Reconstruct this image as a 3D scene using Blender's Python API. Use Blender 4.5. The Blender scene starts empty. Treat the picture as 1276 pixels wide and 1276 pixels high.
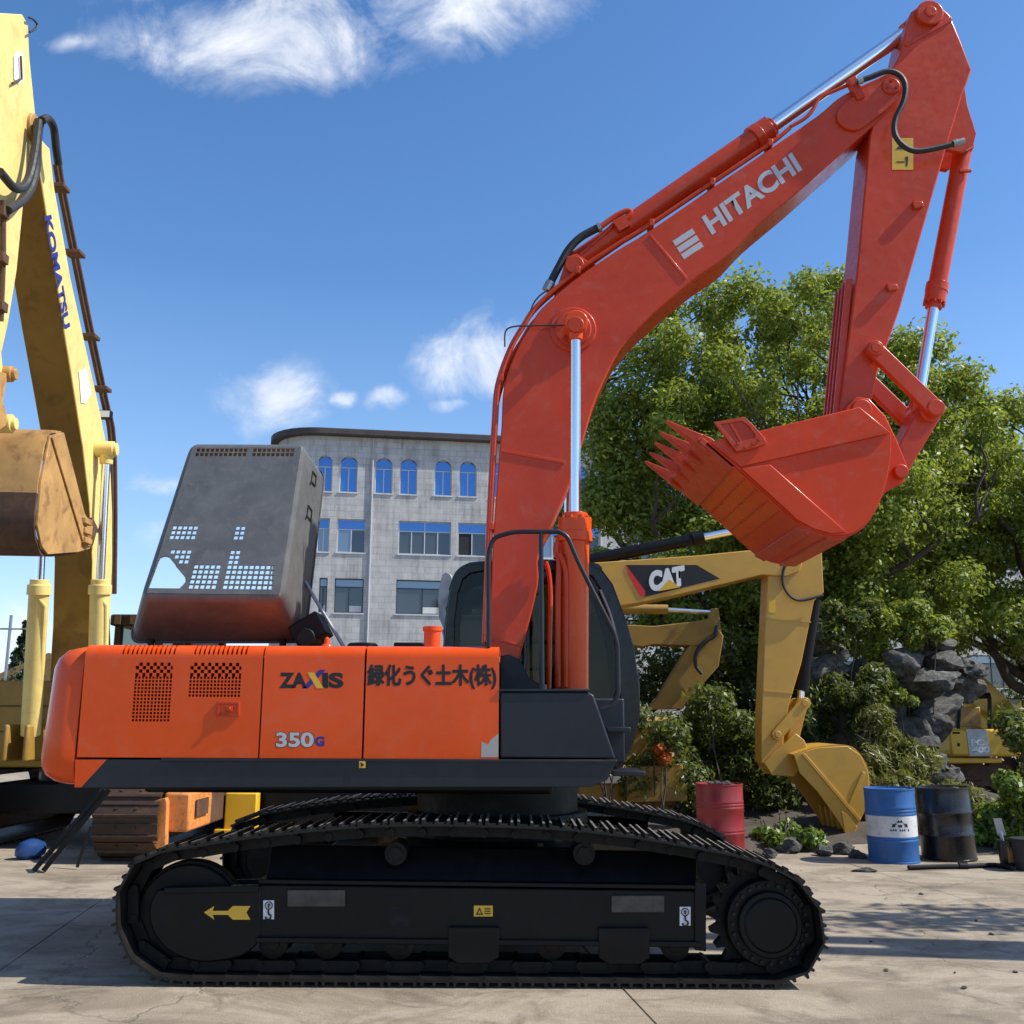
import bpy, bmesh, math, random
import numpy as np
from mathutils import Vector, Matrix
rnd = random.Random(7)
R = math.radians
S = bpy.context.scene
COL = S.collection
# ---------------------------------------------------------------- camera
F = 1290.0            # focal length in photograph pixels (photograph 1276 x 1276)
PITCH, ROLL, CAMH = R(11.2), R(0.27), 1.745
_f = Vector((0, math.cos(PITCH), math.sin(PITCH)))
_u0 = Vector((0, -math.sin(PITCH), math.cos(PITCH)))
_r0 = Vector((1, 0, 0))
_r = _r0*math.cos(ROLL) + _u0*math.sin(ROLL)
_u = _u0*math.cos(ROLL) - _r0*math.sin(ROLL)
CAM = Vector((0, 0, CAMH))
cd = bpy.data.cameras.new('camera'); cam = bpy.data.objects.new('camera', cd); COL.objects.link(cam)
cd.sensor_width = 36; cd.lens = F/1276*36; cd.clip_start = 0.1; cd.clip_end = 3000
m3 = Matrix((_r, _u, -_f)).transposed()
cam.matrix_world = Matrix.Translation(CAM) @ m3.to_4x4()
S.camera = cam
# ---------------------------------------------------------------- render / exposure
S.view_settings.view_transform = 'Standard'; S.view_settings.look = 'None'
S.view_settings.exposure = 0.45; S.view_settings.gamma = 1
S.view_settings.use_curve_mapping = False
S.render.engine = 'CYCLES'
S.cycles.use_denoising = True
S.cycles.max_bounces = 5; S.cycles.diffuse_bounces = 3; S.cycles.glossy_bounces = 3; S.cycles.transparent_max_bounces = 8
S.cycles.sample_clamp_indirect = 6
# ---------------------------------------------------------------- sun and sky
SUN_EL, SUN_AZ = R(47), R(-7)      # azimuth from +X towards +Y
sd = Vector((math.cos(SUN_EL)*math.cos(SUN_AZ), math.cos(SUN_EL)*math.sin(SUN_AZ), math.sin(SUN_EL)))
sl = bpy.data.lights.new('sun', 'SUN'); sl.energy = 4.6; sl.angle = R(0.53); sl.color = (1, .955, .88)
so = bpy.data.objects.new('sun', sl); COL.objects.link(so)
so.rotation_euler = sd.to_track_quat('Z', 'Y').to_euler(); so.location = (0, 0, 40)
W = bpy.data.worlds.new('World'); S.world = W; W.use_nodes = True
wn, wl = W.node_tree.nodes, W.node_tree.links
wn.clear()
class NT:
    """tiny node helper"""
    def __init__(s, tree): s.n, s.l = tree.nodes, tree.links
    def new(s, t, **k):
        n = s.n.new(t)
        for a, b in k.items(): setattr(n, a, b)
        return n
    def put(s, sock, v):
        if hasattr(v, 'is_output') or isinstance(v, bpy.types.NodeSocket): s.l.new(v, sock)
        else: sock.default_value = v
    def math(s, op, a, b=0.0, c=None, clamp=False):
        n = s.new('ShaderNodeMath', operation=op); n.use_clamp = clamp
        s.put(n.inputs[0], a); s.put(n.inputs[1], b)
        if c is not None: s.put(n.inputs[2], c)
        return n.outputs[0]
    def noise(s, vec, scale, detail=4, rough=.55, dist=0.0):
        n = s.new('ShaderNodeTexNoise')
        if vec is not None: s.l.new(vec, n.inputs['Vector'])
        n.inputs['Scale'].default_value = scale; n.inputs['Detail'].default_value = detail
        n.inputs['Roughness'].default_value = rough; n.inputs['Distortion'].default_value = dist
        return n.outputs['Fac']
    def ramp(s, fac, stops, interp='LINEAR'):
        n = s.new('ShaderNodeValToRGB'); s.put(n.inputs[0], fac); e = n.color_ramp.elements
        n.color_ramp.interpolation = interp
        while len(e) < len(stops): e.new(.5)
        for q, (p, c) in zip(e, stops):
            q.position = p; q.color = (c, c, c, 1) if not hasattr(c, '__len__') else (*c[:3], 1)
        return n.outputs[0]
    def mix(s, fac, a, b, blend='MIX'):
        n = s.new('ShaderNodeMix', data_type='RGBA', blend_type=blend)
        s.put(n.inputs[0], fac); A, B = n.inputs[6], n.inputs[7]
        s.put(A, a if not isinstance(a, tuple) else (*a[:3], 1)); s.put(B, b if not isinstance(b, tuple) else (*b[:3], 1))
        return n.outputs[2]
    def mapping(s, vec, scale=(1, 1, 1), rot=(0, 0, 0), loc=(0, 0, 0)):
        n = s.new('ShaderNodeMapping'); s.l.new(vec, n.inputs[0])
        n.inputs['Scale'].default_value = scale; n.inputs['Rotation'].default_value = rot; n.inputs['Location'].default_value = loc
        return n.outputs[0]
def ray(px, py): return _f + _r*((px-638)/F) + _u*((638-py)/F)
def P(px, py, Y): d = ray(px, py); return CAM + d*(Y/d.y)
def PX(px, py, X): d = ray(px, py); return CAM + d*(X/d.x)
def PZ(px, py, Z): d = ray(px, py); return CAM + d*((Z-CAMH)/d.z)
def PP(px, py, pt, nr): d = ray(px, py); return CAM + d*((pt-CAM).dot(nr)/d.dot(nr))
t = NT(W.node_tree)
sky = t.new('ShaderNodeTexSky', sky_type='NISHITA'); sky.sun_disc = False
sky.sun_elevation = SUN_EL; sky.sun_rotation = R(90) - SUN_AZ
sky.air_density = 1.0; sky.dust_density = 0.4; sky.ozone_density = 3.0; sky.altitude = 50
tc = t.new('ShaderNodeTexCoord'); gen = tc.outputs['Generated']
sep = t.new('ShaderNodeSeparateXYZ'); wl.new(gen, sep.inputs[0])
gx, gy, gz = sep.outputs
yy = t.math('MAXIMUM', t.math('ABSOLUTE', gy), .05)
cu, cv = t.math('DIVIDE', gx, yy), t.math('DIVIDE', gz, yy)
cmb = t.new('ShaderNodeCombineXYZ'); wl.new(cu, cmb.inputs[0]); wl.new(cv, cmb.inputs[1])
def cl_uv(px, py): d = ray(px, py); return d.x/d.y, d.z/d.y
wn_ = t.new('ShaderNodeTexNoise'); wl.new(cmb.outputs[0], wn_.inputs['Vector']); wn_.inputs['Scale'].default_value = 9; wn_.inputs['Detail'].default_value = 6
ws = t.new('ShaderNodeSeparateColor'); wl.new(wn_.outputs['Color'], ws.inputs[0])
cu_, cv_ = t.math('ADD', cu, t.math('MULTIPLY', t.math('SUBTRACT', ws.outputs[0], .5), .085)), t.math('ADD', cv, t.math('MULTIPLY', t.math('SUBTRACT', ws.outputs[1], .5), .06))
total = None
# clouds of the photograph (direction, half width, half height, strength)
for (px, py, hw, hh, st) in ((325, 48, 170, 66, 1.0), (560, 10, 150, 56, .95), (420, -30, 280, 60, 1.0), (345, 487, 58, 42, 1.2), (434, 492, 19, 12, .8), (487, 493, 22, 14, .8),
                             (588, 442, 66, 44, 1.0), (565, 498, 26, 13, .62), (195, 596, 48, 16, .66), (220, 655, 40, 22, .5), (20, 790, 110, 40, .7), (95, 48, 60, 18, .5), (650, 450, 30, 40, .5)):
    a, b = cl_uv(px, py); k = 1.05/F
    dx = t.math('DIVIDE', t.math('SUBTRACT', cu_, a), hw*k); dy = t.math('DIVIDE', t.math('SUBTRACT', cv_, b), hh*k)
    r2 = t.math('ADD', t.math('MULTIPLY', dx, dx), t.math('MULTIPLY', dy, dy))
    g = t.math('MULTIPLY', t.math('EXPONENT', t.math('MULTIPLY', r2, -.9)), st)
    total = g if total is None else t.math('MAXIMUM', total, g)
# the same fair weather clouds go on over the rest of the sky
zz = t.math('MAXIMUM', gz, .06)
c2 = t.new('ShaderNodeCombineXYZ'); wl.new(t.math('DIVIDE', gx, zz), c2.inputs[0]); wl.new(t.math('DIVIDE', gy, zz), c2.inputs[1])
far = t.ramp(t.noise(c2.outputs[0], .55, 3), [(.56, 0.0), (.72, .8)])
away = t.ramp(gy, [(.1, 1.0), (.35, 0.0)])
total = t.math('MAXIMUM', total, t.math('MULTIPLY', far, away))
n1 = t.noise(cmb.outputs[0], 9.0, 10, .66, .5)
n2 = t.noise(cmb.outputs[0], 22.0, 6, .6, .2)
nn = t.math('ADD', t.math('MULTIPLY', n1, .8), t.math('MULTIPLY', n2, .2))
den = t.math('ADD', t.math('MULTIPLY', total, .62), t.math('MULTIPLY', t.math('SUBTRACT', nn, .5), 2.5))
mask = t.ramp(t.math('MULTIPLY', den, t.ramp(total, [(.03, 0.0), (.5, 1.0)])), [(.05, 0.0), (.3, .25), (.6, .65), (1.0, .93)])
# milky thin haze low over the land
shade = t.mix(t.ramp(n1, [(.35, 0.0), (.7, 1.0)]), (4.3, 4.7, 5.4), (6.0, 6.1, 6.3))
hz = t.ramp(gz, [(.0, .55), (.12, .25), (.4, 0.0)])
hs = t.new('ShaderNodeHueSaturation'); wl.new(sky.outputs[0], hs.inputs['Color']); hs.inputs['Saturation'].default_value = 1.2; hs.inputs['Hue'].default_value = .503
base = t.mix(hz, hs.outputs[0], (3.4, 4.5, 6.4))
cc = t.mix(mask, base, shade)
bg = t.new('ShaderNodeBackground'); wl.new(cc, bg.inputs[0]); bg.inputs[1].default_value = .14
ow = t.new('ShaderNodeOutputWorld'); wl.new(bg.outputs[0], ow.inputs[0])
# ---------------------------------------------------------------- mesh helpers
class G:
    def __init__(s): s.v, s.f = [], []
    def add(s, vs, fs):
        o = len(s.v); s.v += [tuple(q) for q in vs]; s.f += [tuple(i+o for i in q) for q in fs]; return s
    def box(s, x0, x1, y0, y1, z0, z1):
        return s.add([(x, y, z) for z in (z0, z1) for y in (y0, y1) for x in (x0, x1)],
                     [(0, 2, 3, 1), (4, 5, 7, 6), (0, 1, 5, 4), (2, 6, 7, 3), (0, 4, 6, 2), (1, 3, 7, 5)])
    def obox(s, c, a, b, d):
        c, a, b, d = map(Vector, (c, a, b, d))
        return s.add([c+a*i+b*j+d*k for k in (-1, 1) for j in (-1, 1) for i in (-1, 1)],
                     [(0, 2, 3, 1), (4, 5, 7, 6), (0, 1, 5, 4), (2, 6, 7, 3), (0, 4, 6, 2), (1, 3, 7, 5)])
    def prism(s, pts, vec):
        n = len(pts); vec = Vector(vec); a = [Vector(q) for q in pts]
        return s.add(a + [q+vec for q in a], [tuple(range(n)), tuple(reversed(range(n, 2*n)))] +
                     [(i, i+n, (i+1) % n+n, (i+1) % n) for i in range(n)])
    def ring(s, outer, inner, vec):
        n = len(outer); vec = Vector(vec); o = [Vector(q) for q in outer]; i_ = [Vector(q) for q in inner]
        fs = []
        for i in range(n):
            j = (i+1) % n
            fs += [(i, j, j+n, i+n), (i+2*n, i+3*n, j+3*n, j+2*n), (i, i+2*n, j+2*n, j), (i+n, j+n, j+3*n, i+3*n)]
        return s.add(o+i_+[q+vec for q in o]+[q+vec for q in i_], fs)
    def cyl(s, p0, p1, r0, r1=None, seg=24):
        return s.tube([p0, p1], [r0, r0 if r1 is None else r1], seg)
    def tube(s, path, r, seg=12, closed=False):
        p = [Vector(q) for q in path]; n = len(p); rr = r if hasattr(r, '__len__') else [r]*n
        vs, fs = [], []; prev = None
        for i in range(n):
            if closed: d = p[(i+1) % n]-p[i-1]
            else: d = p[min(i+1, n-1)]-p[max(i-1, 0)]
            if d.length < 1e-9: d = Vector((0, 0, 1))
            d.normalize()
            if prev is None:
                a = d.cross(Vector((0, 0, 1)))
                if a.length < .05: a = d.cross(Vector((1, 0, 0)))
            else: a = prev - d*prev.dot(d)
            a.normalize(); prev = a; b = d.cross(a)
            for k in range(seg):
                w = 2*math.pi*k/seg; vs.append(p[i]+(a*math.cos(w)+b*math.sin(w))*rr[i])
        for i in range(n if closed else n-1):
            j = (i+1) % n
            for k in range(seg):
                l = (k+1) % seg; fs.append((i*seg+k, i*seg+l, j*seg+l, j*seg+k))
        if not closed: fs += [tuple(reversed(range(seg))), tuple(range((n-1)*seg, n*seg))]
        return s.add(vs, fs)
    def lathe(s, prof, c, seg=36):
        c = Vector(c); vs, fs = [], []; n = len(prof)
        for (r, z) in prof:
            for k in range(seg):
                w = 2*math.pi*k/seg; vs.append(c+Vector((r*math.cos(w), r*math.sin(w), z)))
        for i in range(n-1):
            for k in range(seg):
                l = (k+1) % seg; fs.append((i*seg+k, i*seg+l, (i+1)*seg+l, (i+1)*seg+k))
        fs += [tuple(reversed(range(seg))), tuple(range((n-1)*seg, n*seg))]
        return s.add(vs, fs)
    def sheet(s, us, vs_, fn, hole=None):
        nu, nv = len(us), len(vs_)
        vv = [fn(u, v) for v in vs_ for u in us]; fs = []
        for j in range(nv-1):
            for i in range(nu-1):
                if hole and hole((us[i]+us[i+1])/2, (vs_[j]+vs_[j+1])/2): continue
                fs.append((j*nu+i, j*nu+i+1, (j+1)*nu+i+1, (j+1)*nu+i))
        return s.add(vv, fs)
    def build(s, name, mat, parent=None, bevel=0, seg=2, angle=32, solid=0, off=-1, label=None, cat=None, group=None, kind=None, fix=True):
        me = bpy.data.meshes.new(name); me.from_pydata([tuple(q) for q in s.v], [], s.f)
        if fix:
            bm = bmesh.new(); bm.from_mesh(me); bmesh.ops.recalc_face_normals(bm, faces=bm.faces); bm.to_mesh(me); bm.free()
        me.shade_smooth(); me.set_sharp_from_angle(angle=R(angle))
        me.materials.append(M[mat] if isinstance(mat, str) else mat)
        return link(name, me, parent, bevel, seg, solid, off, label, cat, group, kind)
def link(name, me, parent=None, bevel=0, seg=2, solid=0, off=-1, label=None, cat=None, group=None, kind=None):
    o = bpy.data.objects.new(name, me); COL.objects.link(o)
    if parent is not None:
        o.parent = parent
        if parent.type == 'EMPTY': o.matrix_parent_inverse = Matrix.Translation(-parent.location)
    if solid:
        md = o.modifiers.new('thick', 'SOLIDIFY'); md.thickness = solid; md.offset = off
    if bevel:
        md = o.modifiers.new('bevel', 'BEVEL'); md.width = bevel; md.segments = seg; md.limit_method = 'ANGLE'; md.angle_limit = R(40)
        md.harden_normals = False
    if solid:      # freeze the thickness so that the rims keep sharp edges
        bpy.context.view_layer.update()
        dg = bpy.context.evaluated_depsgraph_get(); m2 = bpy.data.meshes.new_from_object(o.evaluated_get(dg))
        o.modifiers.clear(); o.data = m2; m2.shade_smooth(); m2.set_sharp_from_angle(angle=R(34))
    for k, v in (('label', label), ('category', cat), ('group', group), ('kind', kind)):
        if v: o[k] = v
    return o
def thing(name, loc, label, cat, group=None):
    o = bpy.data.objects.new(name, None); COL.objects.link(o); o.location = loc; o.empty_display_size = .3
    o['label'] = label; o['category'] = cat
    if group: o['group'] = group
    return o
def cr(pts, n=6, closed=False):
    """Catmull-Rom through points"""
    p = [Vector(q) for q in pts]; m = len(p); out = []
    for i in range(m if closed else m-1):
        a = p[i-1] if (closed or i > 0) else p[0]*2-p[1]
        b, c = p[i], p[(i+1) % m]
        d = p[(i+2) % m] if (closed or i+2 < m) else p[-1]*2-p[-2]
        for k in range(n):
            s = k/n
            out.append(.5*((2*b)+(c-a)*s+(2*a-5*b+4*c-d)*s*s+(3*b-a-3*c+d)*s**3))
    if not closed: out.append(p[-1])
    return out
def text_on(name, body, o, ux, uy, mat, parent, bold=0.0, heavy=0.0, lift=None, fit=True, spacing=1.0, shear=0.0):
    """text mesh stretched to the rectangle o + ux (width) + uy (height)"""
    c = bpy.data.curves.new('t', 'FONT'); c.body = body; c.size = 1; c.offset = bold; c.space_character = spacing; c.shear = shear
    c.fill_mode = 'FRONT' if hasattr(c, 'fill_mode') else c.fill_mode
    ob = bpy.data.objects.new('t', c); COL.objects.link(ob)
    dg = bpy.context.evaluated_depsgraph_get(); me = bpy.data.meshes.new_from_object(ob.evaluated_get(dg))
    bpy.data.objects.remove(ob)
    xs = [v.co.x for v in me.vertices]; ys = [v.co.y for v in me.vertices]
    if not xs: return None
    x0, x1, y0, y1 = min(xs), max(xs), min(ys), max(ys)
    o, ux, uy = Vector(o), Vector(ux), Vector(uy)
    for v in me.vertices:
        v.co = o + ux*((v.co.x-x0)/(x1-x0)) + uy*((v.co.y-y0)/(y1-y0))
    if heavy:     # brush-thick strokes: the outline repeated a little to every side
        nz_ = ux.cross(uy).normalized(); bm = bmesh.new(); hx, hy = ux.normalized()*heavy, uy.normalized()*heavy
        for k in range(9):
            n0 = len(bm.verts); bm.from_mesh(me); bm.verts.ensure_lookup_table()
            a = 2*math.pi*k/8; d = (hx*math.cos(a)+hy*math.sin(a) if k < 8 else Vector((0, 0, 0))) + nz_*.00008*k
            for v in bm.verts[n0:]: v.co += d
        bm.to_mesh(me); bm.free()
    me.materials.clear(); me.materials.append(M[mat])
    return link(name, me, parent)
# ---------------------------------------------------------------- materials
M = {}
def newmat(name):
    m = bpy.data.materials.new(name); m.use_nodes = True; M[name] = m
    t = NT(m.node_tree); b = m.node_tree.nodes['Principled BSDF']
    tc = t.new('ShaderNodeTexCoord').outputs['Object']
    return m, t, b, tc
def bump(t, b, h, strength=.3, dist=.02):
    n = t.new('ShaderNodeBump'); n.inputs['Strength'].default_value = strength; n.inputs['Distance'].default_value = dist
    t.put(n.inputs['Height'], h); t.l.new(n.outputs[0], b.inputs['Normal'])
def paint(name, col, rough=.35, coat=.25, var=.12, dirt=.0, dirtcol=(.12, .08, .05), scale=1.5, metal=0.0, orange=.04, spec=.5, chips=0.0):
    m, t, b, tc = newmat(name)
    n = t.noise(tc, scale, 6, .6); n2 = t.noise(tc, scale*9, 4, .6)
    c = t.mix(t.ramp(n, [(.3, 0.0), (.7, 1.0)]), tuple(x*(1-var) for x in col), tuple(min(1, x*(1+var)) for x in col))
    if dirt:
        k = t.math('MULTIPLY', t.ramp(t.noise(tc, scale*2.2, 9, .72, .4), [(.5, 0.0), (.68, 1.0)]), dirt)
        c = t.mix(k, c, dirtcol)
    if chips:      # chipped spots and a film of dust
        c = t.mix(t.math('MULTIPLY', t.ramp(t.noise(tc, 3.1, 10, .8, 1.2), [(.52, 0.0), (.75, 1.0)]), chips*.45), c, (.42, .30, .24))
        c = t.mix(t.math('MULTIPLY', t.ramp(t.noise(t.mapping(tc, (1, 1, .55)), 30, 4, .7, .6), [(.69, 0.0), (.74, 1.0)]), chips), c, (.10, .055, .045))
    t.put(b.inputs['Base Color'], c)
    t.put(b.inputs['Roughness'], t.ramp(n2, [(.3, max(.02, rough-.1)), (.7, min(1, rough+.12))]))
    b.inputs['Metallic'].default_value = metal; b.inputs['Coat Weight'].default_value = coat; b.inputs['Coat Roughness'].default_value = .12
    b.inputs['Specular IOR Level'].default_value = spec
    if orange: bump(t, b, t.math('ADD', t.noise(tc, 60, 2), t.math('MULTIPLY', t.noise(tc, 1.6, 3), 9.0)), orange, .01)
    return m
paint('orange', (.71, .077, .006), .28, .2, .06, .16, (.54, .05, .008), spec=.2, chips=.35)
paint('boom_red_shade', (.55, .052, .011), .32, .2, .08, .3, (.38, .032, .012), spec=.25, chips=.5)  # body orange made duller, the weaker light on boom and arm in its colour
paint('bucket_red', (.62, .050, .007), .34, .12, .08, .3, (.42, .034, .008), spec=.2, chips=.6)
paint('orange_worn', (.52, .046, .010), .42, .05, .12, .35, (.28, .035, .016), spec=.3, chips=.7)
paint('red_lamp', (.5, .02, .02))
paint('deck_dark', (.012, .015, .021), .4, .05, .2, .25, (.035, .036, .038), spec=.35)
paint('black_paint', (.0045, .0045, .005), .4, .0, .25, .3, (.013, .012, .011), spec=.22)
paint('black_steel', (.005, .005, .005), .5, .0, .3, .3, (.018, .016, .014), spec=.22)
paint('shoe_steel', (.009, .0085, .008), .45, .0, .3, .4, (.03, .026, .022), spec=.3)
paint('worn_steel', (.46, .44, .41), .38, .0, .2, .5, (.12, .10, .085), metal=.75, scale=8)
paint('brown_steel', (.055, .032, .02), .6, .0, .3, .6, (.14, .07, .035), metal=.2)
paint('rubber', (.018, .018, .02), .6, .0, .2)
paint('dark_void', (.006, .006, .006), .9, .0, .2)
paint('hood_grey', (.105, .108, .105), .42, .05, .18, .5, (.17, .168, .155), scale=5)
paint('cab_black', (.005, .009, .013), .25, .25, .1, spec=.3)
paint('steel_grey', (.32, .33, .34), .4, .0, .15, .2, metal=.7)
paint('brushed', (.07, .066, .06), .5, 0, .3, .5, (.02, .02, .02), scale=9, metal=.5)
paint('white_decal', (.72, .73, .73), .5, 0, .05)
paint('silver_decal', (.50, .50, .49), .4, 0, .05, metal=.2)
paint('black_decal', (.008, .008, .008), .5, 0, .05)
paint('blue_decal', (.02, .02, .20), .4, 0, .05)
paint('yellow_decal', (.72, .42, .035), .5, 0, .05)
paint('red_decal', (.60, .02, .02), .45, 0, .05)
paint('grey_decal', (.36, .33, .30), .5, 0, .1)
paint('cat_yellow', (.55, .30, .035), .42, .2, .07, .25, (.25, .15, .04))
paint('old_yellow', (.32, .18, .026), .6, 0, .15, .5, (.16, .09, .03))
paint('bright_yellow', (.74, .42, .02), .4, .2, .07, .2, (.35, .22, .04))
paint('pale_yellow', (.78, .60, .20), .5, .0, .08, .5, (.50, .31, .10), scale=2.5)
paint('shade_yellow', (.26, .15, .03), .65, 0, .15, .5, (.10, .055, .018), scale=1.5, spec=.25)  # yellow darkened to carry the shade below the left boom
paint('rust_tan', (.44, .25, .08), .65, 0, .25, .85, (.17, .075, .03), scale=2.2)
paint('rust_dark', (.075, .038, .02), .75, 0, .35, .6, (.16, .07, .03), scale=3)
paint('track_orange', (.62, .22, .05), .6, 0, .2, .7, (.13, .06, .03), scale=5)
paint('drum_red', (.24, .014, .016), .45, .1, .15, .45, (.10, .02, .02), scale=6)
paint('drum_blue', (.012, .10, .31), .5, .05, .15, .5, (.07, .10, .15), scale=6)
paint('drum_white', (.56, .57, .58), .55, 0, .1, .6, (.26, .25, .24), scale=7)
paint('drum_black', (.008, .008, .009), .32, .15, .2, .3, (.03, .03, .03), scale=5)
paint('plastic_blue', (.012, .05, .17), .4, .1, .1)
paint('wood_handle', (.35, .2, .09), .6, 0, .2, .3)
paint('window_frame', (.55, .56, .56), .5, 0, .1)
paint('window_frame_dark', (.03, .032, .036), .5, 0, .1)
paint('roof_edge', (.055, .047, .045), .7, 0, .25)
paint('curtain', (.42, .44, .46), .8, 0, .1)
paint('room_dark', (.02, .022, .025), .9, 0, .2)
paint('warm_white', (.62, .6, .56), .6, 0, .1)
# chrome
m, t, b, tc = newmat('chrome')
b.inputs['Base Color'].default_value = (.93, .94, .95, 1); b.inputs['Metallic'].default_value = 1; b.inputs['Roughness'].default_value = .2
# glass (cab): real transmission, thin dark tint
m, t, b, tc = newmat('glass')
tr = t.new('ShaderNodeBsdfTransparent'); tr.inputs[0].default_value = (.44, .47, .46, 1)
gl = t.new('ShaderNodeBsdfGlossy'); gl.inputs[0].default_value = (.9, .95, 1, 1); gl.inputs['Roughness'].default_value = .03
fr = t.new('ShaderNodeFresnel'); fr.inputs[0].default_value = 1.33
mx = t.new('ShaderNodeMixShader'); t.l.new(fr.outputs[0], mx.inputs[0]); t.l.new(tr.outputs[0], mx.inputs[1]); t.l.new(gl.outputs[0], mx.inputs[2])
t.l.new(mx.outputs[0], m.node_tree.nodes['Material Output'].inputs[0])
def pane(name, col, metal, rough=.06):
    m, t, b, tc = newmat(name)
    b.inputs['Base Color'].default_value = (*col, 1); b.inputs['Metallic'].default_value = metal; b.inputs['Roughness'].default_value = rough
    bump(t, b, t.noise(tc, .8, 2), .06, .05)
pane('pane_blue', (.10, .22, .46), .75); pane('pane_dark', (.10, .115, .13), .45); pane('pane_grey', (.22, .27, .33), .6)
# concrete ground
def concrete(name, c1, c2, c3, stain):
    m, t, b, tc = newmat(name)
    geo = t.new('ShaderNodeNewGeometry').outputs['Position']
    n1 = t.noise(geo, .55, 8, .62, .3); n2 = t.noise(t.mapping(geo, (.6, 1.1, 1), (0, 0, .25)), 1.1, 10, .72, .8); n3 = t.noise(geo, 26, 6, .7)
    c = t.mix(t.ramp(n1, [(.32, 0.0), (.66, 1.0)]), c1, c2)
    c = t.mix(t.ramp(n2, [(.44, 0.0), (.56, .85)]), c, c3)
    c = t.mix(t.math('MULTIPLY', t.ramp(t.noise(geo, 1.9, 8, .7, .8), [(.52, 0.0), (.64, 1.0)]), .6), c, stain)
    c = t.mix(t.ramp(n3, [(.3, .0), (.75, .45)]), c, tuple(x*.62 for x in c1))
    c = t.mix(t.math('MULTIPLY', t.ramp(t.noise(geo, 75, 3, .6), [(.62, 0.0), (.7, 1.0)]), .5), c, tuple(x*.4 for x in c2))
    c = t.mix(t.math('MULTIPLY', t.ramp(t.noise(geo, 48, 3, .6, .5), [(.66, 0.0), (.72, 1.0)]), .5), c, tuple(min(1, x*1.25) for x in c3))
    vo = t.new('ShaderNodeTexVoronoi', feature='DISTANCE_TO_EDGE'); vo.inputs['Scale'].default_value = .2
    wv = t.new('ShaderNodeVectorMath', operation='ADD'); t.l.new(geo, wv.inputs[0])
    cb = t.new('ShaderNodeCombineXYZ'); t.l.new(t.noise(geo, 1.7, 5), cb.inputs[0]); t.l.new(t.noise(geo, 1.3, 5), cb.inputs[1]); t.l.new(cb.outputs[0], wv.inputs[1])
    t.l.new(wv.outputs[0], vo.inputs['Vector'])
    crack = t.ramp(vo.outputs['Distance'], [(.0, 1.0), (.004, 0.0)])
    c = t.mix(t.math('MULTIPLY', crack, .35), c, (.06, .05, .04))
    t.put(b.inputs['Base Color'], c)
    t.put(b.inputs['Roughness'], t.ramp(n1, [(.3, .72), (.7, .92)]))
    h = t.math('ADD', t.math('MULTIPLY', n3, .5), t.math('ADD', t.noise(geo, 90, 3, .7), t.math('MULTIPLY', crack, -1.2)))
    bump(t, b, h, .55, .012)
concrete('concrete', (.33, .268, .19), (.20, .157, .107), (.42, .35, .258), (.10, .074, .05))
concrete('dirt', (.16, .125, .09), (.10, .08, .058), (.2, .165, .12), (.07, .055, .04))
# weathered stone facade
m, t, b, tc = newmat('facade')
uvn = t.new('ShaderNodeAttribute', attribute_name='fuv').outputs['Vector']
br = t.new('ShaderNodeTexBrick'); t.l.new(uvn, br.inputs['Vector'])
br.inputs['Color1'].default_value = (.50, .49, .465, 1); br.inputs['Color2'].default_value = (.42, .41, .395, 1); br.inputs['Mortar'].default_value = (.29, .28, .27, 1)
br.inputs['Scale'].default_value = 1; br.inputs['Mortar Size'].default_value = .012; br.inputs['Brick Width'].default_value = .62; br.inputs['Row Height'].default_value = .3
br.offset = .5
streak = t.noise(t.mapping(uvn, (2.2, .18, 1)), 1.6, 8, .65, .2)
blot = t.noise(uvn, .9, 8, .68)
c = t.mix(t.ramp(streak, [(.45, 0.0), (.68, .7)]), br.outputs[0], (.19, .18, .17))
c = t.mix(t.ramp(blot, [(.42, 0.0), (.62, .5)]), c, (.58, .565, .53))
t.put(b.inputs['Base Color'], c); b.inputs['Roughness'].default_value = .9
# rock
m, t, b, tc = newmat('rock')
n = t.noise(tc, 2.5, 10, .7, .4)
t.put(b.inputs['Base Color'], t.mix(t.ramp(n, [(.35, 0.0), (.66, 1.0)]), (.03, .03, .028), (.26, .25, .225))); b.inputs['Roughness'].default_value = .9
bump(t, b, t.noise(tc, 7, 9, .75, .5), .9, .12)
# leaves, bark
def leaf(name, ca, cb, cc, tl=.35):
    m, t, b, tc = newmat(name)
    gi = t.new('ShaderNodeNewGeometry').outputs['Random Per Island']
    c = t.ramp(gi, [(.0, ca), (.55, cb), (1.0, cc)])
    big = t.noise(tc, .45, 3)
    c = t.mix(t.ramp(big, [(.35, 0.0), (.65, .45)]), c, cb)
    t.put(b.inputs['Base Color'], c); b.inputs['Roughness'].default_value = .45; b.inputs['Specular IOR Level'].default_value = .4
    tr = t.new('ShaderNodeBsdfTranslucent'); t.put(tr.inputs[0], t.mix(.6, c, (.34, .38, .03)))
    mx = t.new('ShaderNodeMixShader'); mx.inputs[0].default_value = tl
    t.l.new(b.outputs[0], mx.inputs[1]); t.l.new(tr.outputs[0], mx.inputs[2])
    t.l.new(mx.outputs[0], m.node_tree.nodes['Material Output'].inputs[0])
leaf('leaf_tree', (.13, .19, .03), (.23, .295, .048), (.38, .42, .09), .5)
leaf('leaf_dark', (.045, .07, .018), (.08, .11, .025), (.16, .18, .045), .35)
leaf('leaf_bamboo', (.08, .10, .025), (.15, .15, .045), (.26, .23, .09), .3)
leaf('leaf_bright', (.07, .14, .02), (.12, .21, .03), (.19, .27, .05), .35)
leaf('leaf_conifer', (.015, .03, .015), (.025, .045, .02), (.04, .06, .025), .1)
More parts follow.
